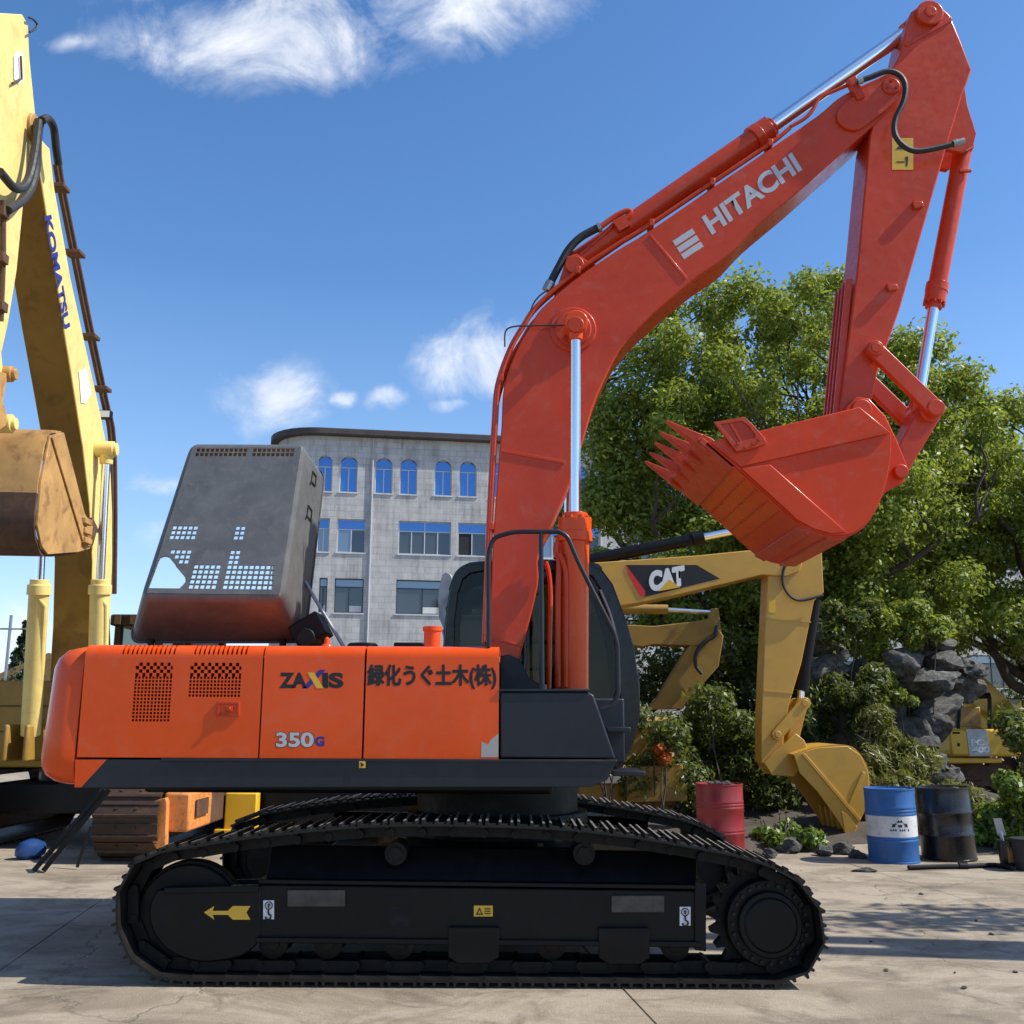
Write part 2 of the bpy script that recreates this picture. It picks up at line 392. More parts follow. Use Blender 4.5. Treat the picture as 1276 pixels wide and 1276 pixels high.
leaf('leaf_orange', (.5, .09, .015), (.6, .14, .02), (.3, .06, .02), .3)
paint('bark', (.06, .045, .035), .9, 0, .3, .4, (.03, .024, .02), scale=5, orange=.6)
paint('twig', (.07, .055, .042), .9, 0, .3)
paint('soil', (.07, .055, .04), .95, 0, .3, .4, (.03, .025, .02), scale=3, orange=.8)
# ================================================================ ground
g = G(); g.add([(-600, -300, -.035), (600, -300, -.035), (600, 900, -.035), (-600, 900, -.035)], [(0, 1, 2, 3)])
ground = g.build('ground', 'dirt', kind='structure')
ja = R(7.8); ex = Vector((math.cos(ja), math.sin(ja), 0)); ey = Vector((-math.sin(ja), math.cos(ja), 0))
j0 = Vector((-3.55, 7.67, 0))
SW, SL = 4.2, 4.4
slab_me = None
for i in range(-8, 10):
    for j in range(-4, 9):
        c = j0 + ex*(SW*(i+.5)) + ey*(SL*(j+.38))
        if slab_me is None:
            gg = G(); gg.box(-SW/2+.0035, SW/2-.0035, -SL/2+.0035, SL/2-.0035, -.12, 0)
            ob = gg.build('concrete_slab', 'concrete', ground, bevel=.004, seg=1); slab_me = ob.data
        else:
            ob = link('concrete_slab', slab_me, ground, bevel=.004, seg=1)
        ob.location = c + Vector((0, 0, rnd.uniform(-.004, 0))); ob.rotation_euler = (0, 0, ja)
# ================================================================ stone building
BA = R(8.7); BE = Vector((math.cos(BA), math.sin(BA), 0)); BN = Vector((math.sin(BA), -math.cos(BA), 0))
B0 = P(393, 700, 50); B0.z = 0
def sz(px, py):
    q = PP(px, py, B0, BN); return (q-B0).dot(BE), q.z
def bpt(s, z, d=0.0):
    """point on the facade; s < 0 bends round the corner; d = depth into the wall"""
    r = 2.2
    if s >= 0: q = B0 + BE*s; n = BN
    else:
        c = B0 - BN*r; a = -s/r
        if a <= math.pi/2:
            n = BN*math.cos(a) - BE*math.sin(a); q = c + n*r
        else:
            n = -BE; q = c + n*r - BN*(-s-r*math.pi/2)
    q = q - n*d
    return Vector((q.x, q.y, z))
bld = thing('stone_building', (B0.x+14, B0.y+6, 0), 'grey stone-clad office building with blue arched windows under a dark roof edge', 'building')
crop = lambda x, y: (330+x*.22727, 520+y*.22727)
wins = []   # s0, s1, z0, z1, style
def addwin(x0, x1, ya, yb, style):
    s0, z1 = sz(*crop(x0, ya)); s1, _ = sz(*crop(x1, ya)); _, z0 = sz(*crop((x0+x1)/2, yb)); wins.append([s0, s1, z0, z1, style])
for (a, b_) in ((292, 375), (415, 512), (608, 703), (743, 838), (933, 1027), (1068, 1162)): addwin(a, b_, 203+(a-290)*.052, 404+(a-290)*.04, 'arch')
for (a, b_) in ((292, 357), (400, 555), (735, 1022), (1060, 1216)): addwin(a, b_, 548+(a-280)*.042, 733+(a-280)*.042, 'mid')
for (a, b_) in ((300, 345), (385, 543), (722, 1010), (1062, 1216)): addwin(a, b_, 876+(a-220)*.028, 1068+(a-220)*.022, 'low')
ztop = [max(w[3] for w in wins if w[4] == k) for k in ('arch', 'mid', 'low')]
zrow = {k: (np.mean([w[2] for w in wins if w[4] == k]), np.mean([w[3] for w in wins if w[4] == k])) for k in ('arch', 'mid', 'low')}
for w in wins: w[2], w[3] = zrow[w[4]]
period = (wins[4][0]-wins[0][0])          # two bays
base = list(wins)
for rep in range(1, 6):
    for w in base:
        if w[0] + period*rep > max(q[1] for q in base if q[4] == w[4]) + .2 - 1e-6 and w[0]+period*rep < 38:
            if any(abs(q[0]-(w[0]+period*rep)) < .6 and q[4] == w[4] for q in wins): continue
            if any(q[4] == w[4] and q[0] < w[1]+period*rep+.15 and q[1] > w[0]+period*rep-.15 for q in wins): continue
            wins.append([w[0]+period*rep, w[1]+period*rep, w[2], w[3], w[4]])
gl0, gl1 = zrow['low'][0]-3.3, zrow['low'][0]-1.6
for k in range(9): wins.append([.6+k*4.2, 3.2+k*4.2, max(.9, gl0), max(2.5, gl1), 'low'])
_, zroof = sz(480, 546)
ss = sorted(set([-14., -8, -5] + [-3.455*k/8 for k in range(9)] + [40., 0.] + [round(w[0], 4) for w in wins] + [round(w[1], 4) for w in wins]))
zs = sorted(set([0., zroof] + [round(w[2], 4) for w in wins] + [round(w[3], 4) for w in wins]))
def whole(s, z): return any(w[0] < s < w[1] and w[2] < z < w[3] for w in wins)
def fuv(ob):
    me = ob.data; at = me.attributes.new('fuv', 'FLOAT_VECTOR', 'POINT')
    for i, v in enumerate(me.vertices):
        q = v.co - B0; at.data[i].vector = (q.dot(BE) if q.dot(BE) > 0 else -abs((q).dot(BN))-abs(q.dot(BE)), v.co.z, 0)
g = G(); g.sheet(ss, zs, lambda s, z: bpt(s, z), whole)
wall = g.build('wall', 'facade', bld, solid=.35, off=-1, fix=False); fuv(wall)
g = G(); g.sheet([-3, 20, 40], [0, zroof], lambda s, z: bpt(max(s, .05), z, .9)); g.build('room_back', 'room_dark', bld)
pa = [bpt(s, zroof-.02, -.4) for s in ss]; pb = [bpt(40, zroof-.02, 14), bpt(-14, zroof-.02, 9)]
g = G(); g.prism(pa+pb, (0, 0, .34)); g.build('roof_edge', 'roof_edge', bld, bevel=.05)
for s in (sz(*crop(578, 700))[0], sz(*crop(578, 700))[0]+period*2):
    gg = G(); gg.tube([bpt(s, .2, -.06), bpt(s, zroof-.05, -.06)], .045, 8); gg.build('drain_pipe', 'curtain', bld)
sill_mat = 'window_frame'
def spandrel(s0, s1, zt, h):
    n = 10; arc = []
    for k in range(n+1):
        a = math.pi*k/n; arc.append(((s0+s1)/2-math.cos(a)*(s1-s0)/2, zt-h+math.sin(a)*h))
    g = G()
    for half in (arc[:n//2+1], arc[n//2:]):
        cx = s0 if half is not None and half[0][0] <= s0+1e-6 else s1
        pts = [bpt(a, z, .004) for a, z in half] + [bpt(cx, zt, .004)]
        g.prism(pts, -BN*.3)
    return g
for (s0, s1, z0, z1, st) in wins:
    sp = None
    if st == 'arch':
        o = spandrel(s0, s1, z1, .42).build('arch_stone', 'facade', bld); fuv(o)
    mat = 'window_frame_dark' if st == 'low' else 'window_frame'
    wd = .045; f = G(); d0 = .14
    def bar(a0, a1, b0, b1, dd=.07, dep=d0):
        f.prism([bpt(a0, b0, dep), bpt(a1, b0, dep), bpt(a1, b1, dep), bpt(a0, b1, dep)], -BN*dd)
    H = z1-z0; zt = z0 + H*(.68 if st != 'low' else .74)
    bar(s0, s0+wd, z0, z1); bar(s1-wd, s1, z0, z1); bar(s0+wd, s1-wd, z0, z0+wd); bar(s0+wd, s1-wd, z1-wd, z1); bar(s0+wd, s1-wd, zt, zt+wd)
    n = 2 if s1-s0 < 2.6 else 4
    for k in range(1, n): x = s0+(s1-s0)*k/n; bar(x-wd/2, x+wd/2, z0+wd, zt)
    if n == 4: x = (s0+s1)/2; bar(x-wd/2, x+wd/2, zt+wd, z1-wd)
    w = f.build('window', mat, bld)
    q = G(); q.prism([bpt(s0-.06, z0-.07, -.05), bpt(s1+.06, z0-.07, -.05), bpt(s1+.06, z0-.005, -.05), bpt(s0-.06, z0-.005, -.05)], -BN*.18); q.build('sill', 'window_frame', w)
    vis = s0 < 14
    for k in range(n):
        a0, a1 = s0+(s1-s0)*k/n, s0+(s1-s0)*(k+1)/n
        kind_ = 'pane_blue' if st == 'arch' else rnd.choice(['pane_dark', 'pane_dark', 'pane_grey']) if st == 'mid' else 'pane_dark'
        if st == 'mid' and abs(s0-base[9][0]) < .1 and k == 0: kind_ = 'room_dark'
        tl = rnd.uniform(-.004, .004)
        q = G(); q.prism([bpt(a0+.02, z0+.03, .175+tl), bpt(a1-.02, z0+.03, .175-tl), bpt(a1-.02, zt+.01, .175-tl), bpt(a0+.02, zt+.01, .175+tl)], -BN*.01); q.build('pane', kind_, w)
    for (a0, a1) in ([(s0, s1)] if n == 2 else [(s0, (s0+s1)/2), ((s0+s1)/2, s1)]):
        q = G(); q.prism([bpt(a0+.02, zt+.03, .178), bpt(a1-.02, zt+.03, .178), bpt(a1-.02, z1-.02, .178), bpt(a0+.02, z1-.02, .178)], -BN*.01)
        q.build('pane', 'pane_blue' if st != 'low' else 'pane_grey', w)
    if st == 'low' and z0 > 4:     # paper strips and blinds behind the lower panes
        if s1-s0 > 2.6:
            for a0, a1 in ((s0+.06, s0+(s1-s0)*.12), (s0+(s1-s0)*.56, s1-.08)):
                q = G(); q.prism([bpt(a0, z0+.05, .168), bpt(a1, z0+.05, .168), bpt(a1, zt, .168), bpt(a0, zt, .168)], -BN*.004); q.build('blind', 'curtain', w)
        else:
            q = G(); x = s0+(s1-s0)*.5; q.prism([bpt(x+.03, z0+.05, .168), bpt(s1-.08, z0+.05, .168), bpt(s1-.08, z0+.36, .168), bpt(x+.03, z0+.36, .168)], -BN*.004); q.build('blind', 'warm_white', w)
# ================================================================ orange excavator
YT = 7.26                 # outer face of the near track
YC = 8.855                # centre plane of the machine
YH = 7.36                 # near side of the upper body
def X_(px, Y=YH, py=880): return P(px, py, Y).x
def Z_(py, Y=YH, px=400): return P(px, py, Y).z
EXC = thing('excavator', (-.3, YC, 0), 'large orange crawler excavator with raised boom and upturned red-orange bucket', 'excavator')
# ---- tracks
loop = [(185, 1066), (240, 1056), (300, 1046), (370, 1038), (450, 1031), (520, 1029), (600, 1030), (700, 1034), (790, 1044), (860, 1056), (930, 1070), (985, 1092), (1015, 1122), (1028, 1160), (1019, 1196), (993, 1222)]
pts = [P(a, b_, YT) for a, b_ in loop]
pts = [Vector((q.x, 0, q.z)) for q in pts]
xr, xl = X_(968, YT, 1230), X_(226, YT, 1230)
n = 10
pts += [Vector((xr+(xl-xr)*k/n, 0, .045)) for k in range(n+1)]
pts += [Vector((P(a, b_, YT).x, 0, P(a, b_, YT).z)) for a, b_ in ((183, 1213), (153, 1180), (144, 1130), (156, 1090))]
dense = cr(pts, 12, True)
for q in dense: q.z = max(q.z, .045)
cum = [0]
for i in range(len(dense)): cum.append(cum[-1]+(dense[(i+1) % len(dense)]-dense[i]).length)
def at(s):
    s %= cum[-1]
    lo, hi = 0, len(cum)-1
    while hi-lo > 1:
        mid = (lo+hi)//2
        if cum[mid] <= s: lo = mid
        else: hi = mid
    f = (s-cum[lo])/(cum[lo+1]-cum[lo]+1e-9)
    return dense[lo].lerp(dense[(lo+1) % len(dense)], f)
NS = 48; pitch = cum[-1]/NS; hp = pitch/2
# shoe section: along the track (a), outward (b)
prof = [(-hp-.012, -.012), (-hp-.012, .002), (-hp+.006, .004), (-hp+.010, .040), (-hp+.026, .040), (-hp+.032, .012), (-.012, .012), (-.008, .034), (.008, .034), (.012, .012),
        (hp-.040, .012), (hp-.036, .034), (hp-.020, .034), (hp-.016, .012), (hp+.004, .008), (hp+.004, -.004), (hp-.02, -.004), (-hp+.01, -.004)]
def shoe_mesh():
    gg = G(); gg.prism([(a, -.3, b_) for a, b_ in prof], (0, .6, 0))
    for ya in (-.13, .13):
        for xa in (-.05, .05): gg.cyl((xa, ya, .010), (xa, ya, .026), .016, seg=6)
    return gg
shoe_me = None
def make_track(yc, tag):
    gg = G()
    for k in range(NS):
        c0, c1 = at(k*pitch-hp*.98), at(k*pitch+hp*.98); c = (c0+c1)/2; d = (c1-c0).normalized(); nrm = Vector((-d.z, 0, d.x))
        if nrm.dot(c-Vector((-.25, 0, .5))) < 0: nrm = -nrm
        for yo in (-.11, .11):
            gg.obox(c-nrm*.05+Vector((0, yc+yo+(.02 if k % 2 else -.02), 0)), d*hp*1.02, (0, .02, 0), nrm*.036)
        gg.cyl(c+d*hp-nrm*.06+Vector((0, yc-.16, 0)), c+d*hp-nrm*.06+Vector((0, yc+.16, 0)), .03, seg=8)
    ch = gg.build('track_chain', 'black_steel', EXC)
    global shoe_me
    for k in range(NS):
        c0, c1 = at(k*pitch-hp), at(k*pitch+hp); c = (c0+c1)/2; d = (c1-c0).normalized(); nrm = Vector((-d.z, 0, d.x))
        if nrm.dot(c-Vector((-.25, 0, .5))) < 0: nrm = -nrm
        ya = nrm.cross(d)
        if shoe_me is None:
            ob = shoe_mesh().build('track_shoe', 'shoe_steel', ch); shoe_me = ob.data; shoe_me.materials.append(M['worn_steel'])
            for pg in shoe_me.polygons:
                zc = pg.center.z
                if zc > .030 and pg.normal.z > .6: pg.material_index = 1
        else: ob = link('track_shoe', shoe_me, ch)
        mt = Matrix((d, ya, nrm)).transposed().to_4x4(); mt.translation = c+Vector((0, yc, 0))
        ob.matrix_basis = mt
    return ch
YN, YF = YT+.3, 2*YC-YT-.3
for yc in (YN, YF): make_track(yc, '')
def pt(px, py, Y=YT+.1):
    q = P(px, py, Y); return q
ID, SP = P(238, 1140, YN), P(952, 1146, YN)
def side_frame(yc):
    o = Vector((0, yc-YN, 0)); y0 = YT+.13; W_ = .34
    def q(px, py, Y=y0): return P(px, py, Y)+o
    gg = G(); gg.prism([q(322, 1102), q(872, 1110), q(872, 1176), q(322, 1170)], (0, W_, 0))
    fr = gg.build('track_frame', 'black_paint', EXC, bevel=.012)
    gg = G(); gg.prism([q(318, 1168, y0-.03), q(876, 1174, y0-.03), q(876, 1181, y0-.03), q(318, 1175, y0-.03)], (0, W_+.06, 0)); gg.build('lower_flange', 'black_paint', fr, bevel=.006)
    gg = G(); gg.prism([q(322, 1096, y0-.015), q(866, 1103, y0-.015), q(866, 1108, y0-.015), q(322, 1101, y0-.015)], (0, .2, 0)); gg.build('upper_flange', 'black_paint', fr, bevel=.004)
    gg = G(); gg.prism([q(866, 1098, y0-.02), q(880, 1100, y0-.02), q(880, 1186, y0-.02), q(866, 1184, y0-.02)], (0, W_+.03, 0)); gg.build('end_plate', 'black_paint', fr, bevel=.006)
    # sloped cover plate above the frame
    gg = G(); gg.prism([q(330, 1100, y0+.05), q(868, 1108, y0+.05), q(868, 1062, y0+.22), q(340, 1052, y0+.22)], (0, .05, 0)); gg.build('cover_plate', 'black_paint', fr, bevel=.006)
    # idler yoke
    gg = G(); yk = cr([q(a, b_, y0-.01) for a, b_ in ((325, 1172), (300, 1192), (250, 1199), (212, 1186), (190, 1160), (186, 1130), (196, 1108))], 5)+[q(325, 1104, y0-.01)]
    gg.prism(yk, (0, .06, 0)); gg.prism([v+Vector((0, W_-.04, 0)) for v in yk], (0, .06, 0)); gg.build('idler_yoke', 'black_paint', fr, bevel=.012)
    gg = G(); gg.prism([q(204, 1106, y0-.03), q(322, 1103, y0-.03), q(322, 1112, y0-.03), q(204, 1114, y0-.03)], (0, .05, 0)); gg.build('idler_guard', 'black_paint', fr, bevel=.006)
    gg = G(); c = ID+o; gg.cyl(c-Vector((0, .09, 0)), c+Vector((0, .09, 0)), .345, seg=48); gg.cyl(c-Vector((0, .05, 0)), c+Vector((0, .05, 0)), .37, seg=48)
    gg.cyl(c-Vector((0, .16, 0)), c+Vector((0, .16, 0)), .12, seg=24)
    wh = gg.build('idler_wheel', 'black_steel', EXC, bevel=.01)
    # sprocket
    c = SP+o; gg = G(); teeth = []
    for k in range(23*4):
        a = 2*math.pi*k/(23*4); r = .385 if k % 4 in (0, 1) else .33
        teeth.append(c+Vector((r*math.cos(a), -.04, r*math.sin(a))))
    gg.prism(teeth, (0, .08, 0)); spk = gg.build('sprocket', 'black_steel', EXC)
    s = -1 if yc < YC else 1
    gg = G(); gg.cyl(c+Vector((0, s*.02, 0)), c+Vector((0, s*.15, 0)), .285, seg=48); gg.cyl(c+Vector((0, s*.14, 0)), c+Vector((0, s*.20, 0)), .215, seg=48); gg.cyl(c+Vector((0, s*.19, 0)), c+Vector((0, s*.215, 0)), .185, .17, seg=48)
    gg.build('final_drive_cover', 'black_paint', spk, bevel=.012, seg=3)
    for k in range(24):
        a = 2*math.pi*k/24; gg = G(); e = c+Vector((.25*math.cos(a), s*.145, .25*math.sin(a))); gg.cyl(e, e+Vector((0, s*.025, 0)), .014, seg=6)
        gg.build('bolt', 'shoe_steel', spk)
    for px in (345, 412, 500, 590, 686, 778, 838):
        c = P(px, 1190+(px-345)*.008, YN)+o; c.z = .235; gg = G()
        gg.lathe([(.03, -.16), (.045, -.155), (.047, -.142), (.07, -.14), (.098, -.13), (.098, -.09), (.08, -.08), (.08, .08), (.098, .09), (.098, .13), (.07, .14)], (0, 0, 0), 24)
        gg.v = [(x+c.x, z+c.y, y+c.z) for x, y, z in gg.v]; gg.build('track_roller', 'black_steel', EXC)
    for px in (590, 778):
        gg = G(); c = q(px, 1190, y0-.04); w = .17
        gg.prism([(c.x-w, c.y, .36), (c.x+w, c.y, .36), (c.x+w, c.y, .17), (c.x+w*.6, c.y, .13), (c.x-w*.6, c.y, .13), (c.x-w, c.y, .17)], (0, .03, 0)); gg.build('roller_guard', 'black_paint', EXC, bevel=.006)
    for px in (493, 728):
        c = P(px, 1064, YN-.12)+o; gg = G(); gg.cyl(c, c+Vector((0, .3, 0)), .075, seg=28); gg.cyl(c-Vector((0, .025, 0)), c, .05, seg=6)
        gg.cyl(c+Vector((0, .26, 0)), c+Vector((0, .26, -.22)), .05, seg=10); gg.build('carrier_roller', 'black_steel', EXC)
    return fr
frN = side_frame(YN); frF = side_frame(YF)
yd = YT+.13
def decal(name, quad, mat, parent, Y, th=.001):
    gg = G(); gg.prism([P(a, b_, Y) for a, b_ in quad], (0, th, 0)); return gg.build(name, mat, parent)
def rect(x0, y0, x1, y1): return [(x0, y0), (x1, y0), (x1, y1), (x0, y1)]
decal('arrow_decal', [(254, 1137), (267, 1129), (265, 1135), (284, 1135), (290, 1129), (312, 1129), (307, 1137), (312, 1146), (290, 1146), (284, 1140), (265, 1140), (267, 1146)], 'yellow_decal', frN, yd-.014)
for (a, b_) in ((328, 1122), (847, 1130)):
    d = decal('lift_point_decal', rect(a, b_, a+13.5, b_+23.5), 'white_decal', frN, yd-.0016)
    c = P(a+6.8, b_+6.5, yd-.008); gg = G(); gg.tube([c+Vector((.024*math.cos(k*.3491), 0, .024*math.sin(k*.3491))) for k in range(18)], .0035, 5, True)
    hk = cr([c+Vector((.0, 0, -.024)), c+Vector((0, 0, -.05)), c+Vector((.018, 0, -.066)), c+Vector((.010, 0, -.088)), c+Vector((-.012, 0, -.086)), c+Vector((-.018, 0, -.07))], 4)
    gg.tube(hk, .006, 6); gg.prism([c+Vector((0, 0, .015)), c+Vector((.011, 0, .002)), c+Vector((-.011, 0, .002))], (0, .002, 0)); gg.box(c.x-.005, c.x+.005, c.y, c.y+.002, c.z-.014, c.z+.002)
    gg.build('hook_symbol', 'black_decal', d)
d = decal('warning_decal', rect(590.5, 1128.5, 614, 1142), 'yellow_decal', frN, yd-.0016)
gg = G(); a, b_, c = P(593, 1140, yd-.0065), P(602, 1140, yd-.0065), P(597.5, 1131, yd-.0065); k = (a+b_+c)/3
gg.ring([a, b_, c], [k+(v-k)*.55 for v in (a, b_, c)], (0, .002, 0))
for i in range(3):
    a = P(604, 1132.5+i*3, yd-.0065); gg.box(a.x, a.x+.04, a.y, a.y+.002, a.z-.003, a.z+.003)
gg.build('warning_symbol', 'black_decal', d)
decal('socket_hole', rect(484, 1130, 511, 1154), 'dark_void', frN, yd-.0035)
for q in (rect(358, 1109, 430, 1130), rect(762, 1116, 828, 1137)):
    gg = G(); gg.prism([P(a, b_, yd-.02) for a, b_ in q], (0, .03, 0)); gg.build('wear_plate', 'brushed', frN, bevel=.004)
# ---- carbody and slewing ring
gg = G(); gg.box(-1.0, .55, YN+.25, YF-.25, .38, .82); gg.box(-1.5, -.9, YN+.2, YF-.2, .42, .7); gg.box(.45, 1.1, YN+.2, YF-.2, .42, .7)
gg.build('carbody', 'black_paint', EXC, bevel=.03)
zb, zm, zt = Z_(980), Z_(945), Z_(804)
SWX = X_(620, YC, 990)
gg = G(); gg.cyl((SWX, YC, .8), (SWX, YC, 1.0), .74, seg=64); gg.cyl((SWX, YC, .98), (SWX, YC, zb), .66, seg=64); gg.build('slewing_ring', 'black_steel', EXC, bevel=.015)
# ---- upper frame
xr, xl = X_(766, YH, 950), X_(98)
gg = G()
side = [P(128, 946, YH), P(768, 948, YH), P(757, 972, YH), P(735, 981, YH), P(92, 982, YH), P(93, 980, YH)]
gg.prism(side, (0, 2*(YC-YH), 0)); fb = gg.build('upper_frame', 'deck_dark', EXC, bevel=.01)
gg = G(); gg.prism([P(200, 944.8, YH-.012), P(769, 946.8, YH-.012), P(769, 950.5, YH-.012), P(200, 948.5, YH-.012)], (0, .05, 0)); gg.build('edge_rail', 'deck_dark', fb, bevel=.004)
gg = G(); gg.box(-2.6, .3, YH+.2, 2*YC-YH-.2, zb-.06, zb+.02); gg.build('belly_plate', 'black_paint', fb, bevel=.03)
decal('frame_decal', rect(447.5, 948.5, 455.5, 957), 'yellow_decal', fb, YH-.0135)
decal('frame_decal_mark', [(449, 949.5), (454, 953), (450, 956)], 'black_decal', fb, YH-.015)
# ---- counterweight
xs = X_(98)
half = [(0, 0), (-.12, .004), (-.215, .045), (-.28, .12), (-.34, .26), (-.40, .5), (-.46, .9), (-.49, 1.495)]
plan = [(xs+a, YH+b_) for a, b_ in half] + [(xs+a, 2*YC-YH-b_) for a, b_ in reversed(half[:-1])]
pl = cr([Vector((a, b_, 0)) for a, b_ in plan], 4)
lev = [(zb+.0, .15), (zb+.02, .09), (zb+.06, .035), (zb+.12, .005), (zb+.2, 0.0), (zt-.16, .03), (zt-.09, .05), (zt-.03, .10), (zt, .19)]
gg = G(); n = len(pl); vs, fs = [], []
for z, ins in lev:
    for i, q in enumerate(pl):
        w = min(1, (xs-q.x)/.1); e = 1-abs(q.y-YC)/(YC-YH)
        yy_ = q.y + (ins if q.y < YC else -ins)*min(1, 3*abs(q.y-YC))*(1 if z > zb+.3 else .6)
        vs.append((q.x+ins*w*.9, yy_, z))
for i in range(len(lev)-1):
    for k in range(n-1): fs.append((i*n+k, i*n+k+1, (i+1)*n+k+1, (i+1)*n+k))
    fs.append((i*n+n-1, i*n, (i+1)*n, (i+1)*n+n-1))
fs += [tuple(range(n)), tuple(reversed(range((len(lev)-1)*n, len(lev)*n)))]
gg.add(vs, fs); cw = gg.build('counterweight', 'orange', EXC, angle=40)
gg = G(); cq = [P(a, b_, YH-.002) for a, b_ in ((93.5, 946.5), (133, 946.5), (101, 981), (93, 981))]; gg.prism(cq, (0, .05, 0)); gg.build('counterweight_corner', 'orange', cw)
# ---- side panels with real perforations
def panel_prof(s):
    """s: 0 .. 1 side face, 1 .. 2 rounded shoulder, 2 .. 3 top"""
    r = .085
    if s <= 1: return YH, zm+(zt-r-zm)*s
    if s <= 2:
        a = (s-1)*math.pi/2; return YH+r-r*math.cos(a), zt-r+r*math.sin(a)
    return YH+r+(s-2)*.75, zt
HS = (zt-.085-zm)
def frng(a, b_, n): return [a+(b_-a)*k/n for k in range(n+1)]
def body_panel(px0, px1, holes=None, name='side_door'):
    a, b_ = X_(px0), X_(px1)
    gg = G()
    if holes is None: xs_ = [a, b_]; s_ = [0, 1]
    else: xs_, s_ = holes[0], holes[1]
    s_ = s_ + [1+k/8 for k in range(1, 9)] + [3]
    gg.sheet(xs_, sorted(set(s_)), lambda u, s: (u, *panel_prof(s)), holes[2] if holes else None)
    o = gg.build(name, 'orange', EXC, solid=.03, off=-1, fix=False, angle=40)
    return o
# engine bay door
pa_, pb_ = X_(101), X_(324.5)
step = .0082
nx = int(round((pb_-pa_)/step)); gx_ = frng(pa_, pb_, nx)
cols = lambda p0, p1: (int((X_(p0)-pa_)/(pb_-pa_)*nx), int((X_(p1)-pa_)/(pb_-pa_)*nx))
nz = int(round(HS/step)); gs_ = frng(0, 1, nz)
row = lambda py: int((Z_(py)-zm)/HS*nz)
A_, B_ = cols(166, 213), cols(234, 299)
def grille(u, s):
    i = int((u-pa_)/(pb_-pa_)*nx)
    if s > 1:
        if 1.18 < s < 1.9:
            for (c0, c1) in (cols(147, 217), cols(238, 307)):
                if c0 <= i < c1 and (i-c0) % 4 < 2: return True
        return False
    j = int(s*nz)
    for (c0, c1), y0, y1 in ((A_, 825, 899), (B_, 825, 868)):
        j0, j1, jm = row(y1), row(y0), row(843)
        if c0 <= i < c1 and j0 <= j < j1:
            ii, jj = (i-c0), (j-j0)
            if j < jm: return ii % 3 < 2 and jj % 3 < 2
            return (ii//3+(j-jm)//3) % 2 == 0 and ii % 3 < 3 and (j-jm) % 3 < 3
    return False
d1 = body_panel(101, 324.5, (gx_, gs_, grille), 'engine_door')
gg = G(); c = X_(270.5), X_(299); z0, z1 = Z_(893), Z_(875)
fr_o = [(c[0], YH-.012, z0), (c[1], YH-.012, z0), (c[1], YH-.012, z1), (c[0], YH-.012, z1)]
fr_i = [(c[0]+.02, YH-.012, z0+.018), (c[1]-.02, YH-.012, z0+.018), (c[1]-.02, YH-.012, z1-.018), (c[0]+.02, YH-.012, z1-.018)]
gg.ring(fr_o, fr_i, (0, .014, 0)); k = (c[0]+c[1])/2+.01; gg.box(k-.028, k+.022, YH-.02, YH+.0, z0+.03, z1-.028); gg.cyl((k, YH-.03, (z0+z1)/2), (k, YH, (z0+z1)/2), .014, seg=16)
gg.build('door_latch', 'orange_worn', d1, bevel=.003)
d2 = body_panel(326.5, 452.5); d3 = body_panel(455, 621.5)
# core behind the panels
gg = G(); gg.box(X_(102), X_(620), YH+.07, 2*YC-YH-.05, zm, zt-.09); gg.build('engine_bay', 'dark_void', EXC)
gg = G(); gg.box(X_(104), X_(326), YH+.84, 2*YC-YH-.1, zt-.14, zt-.02); gg.box(X_(326), X_(621), YH+.835, YC+.45, zt-.08, zt-.004); gg.build('rear_deck', 'orange', EXC, bevel=.02)
gg = G(); gg.box(X_(102), X_(621), 2*YC-YH-.05, 2*YC-YH, zm, zt-.05); gg.build('far_side_panel', 'orange', EXC, bevel=.02)
# black panel lips next to the seams
def txt(name, body, x0, yb, x1, yt, mat, parent, Y, bold=0., **k):
    a, b_, c = P(x0, yb, Y), P(x1, yb, Y), P(x0, yt, Y); text_on(name, body, a, b_-a, c-a, mat, parent, bold, **k)
yl = YH-.0012
txt('lettering', 'ZA', 348, 857.5, 382.5, 838, 'black_decal', d2, yl, .05); txt('lettering', 'IS', 401.5, 857.5, 428, 838, 'black_decal', d2, yl, .05)
decal('letter_stroke', [(376, 857.8), (384, 857.8), (406, 834.5), (398, 834.5)], 'blue_decal', d2, yl)
decal('letter_stroke', [(383, 838), (391, 838), (403.5, 857.6), (394.5, 857.6)], 'yellow_decal', d2, yl-.0007)
txt('lettering', '350', 344, 931, 391, 912.5, 'silver_decal', d2, yl-.0007, .035); txt('lettering', '350', 343.2, 931.6, 392, 911.8, 'black_decal', d2, yl, .06)
txt('lettering', 'G', 392.5, 930, 404.5, 917.5, 'blue_decal', d2, yl, .06)
txt('lettering', '緑化うぐ土木(株)', 458.5, 858, 618, 828.5, 'black_decal', d3, yl, .0, heavy=.0055)
decal('scuffed_patch', [(599.5, 943.5), (621, 943.5), (621.3, 914), (611, 922), (608, 928), (600, 924)], 'grey_decal', d3, yl)
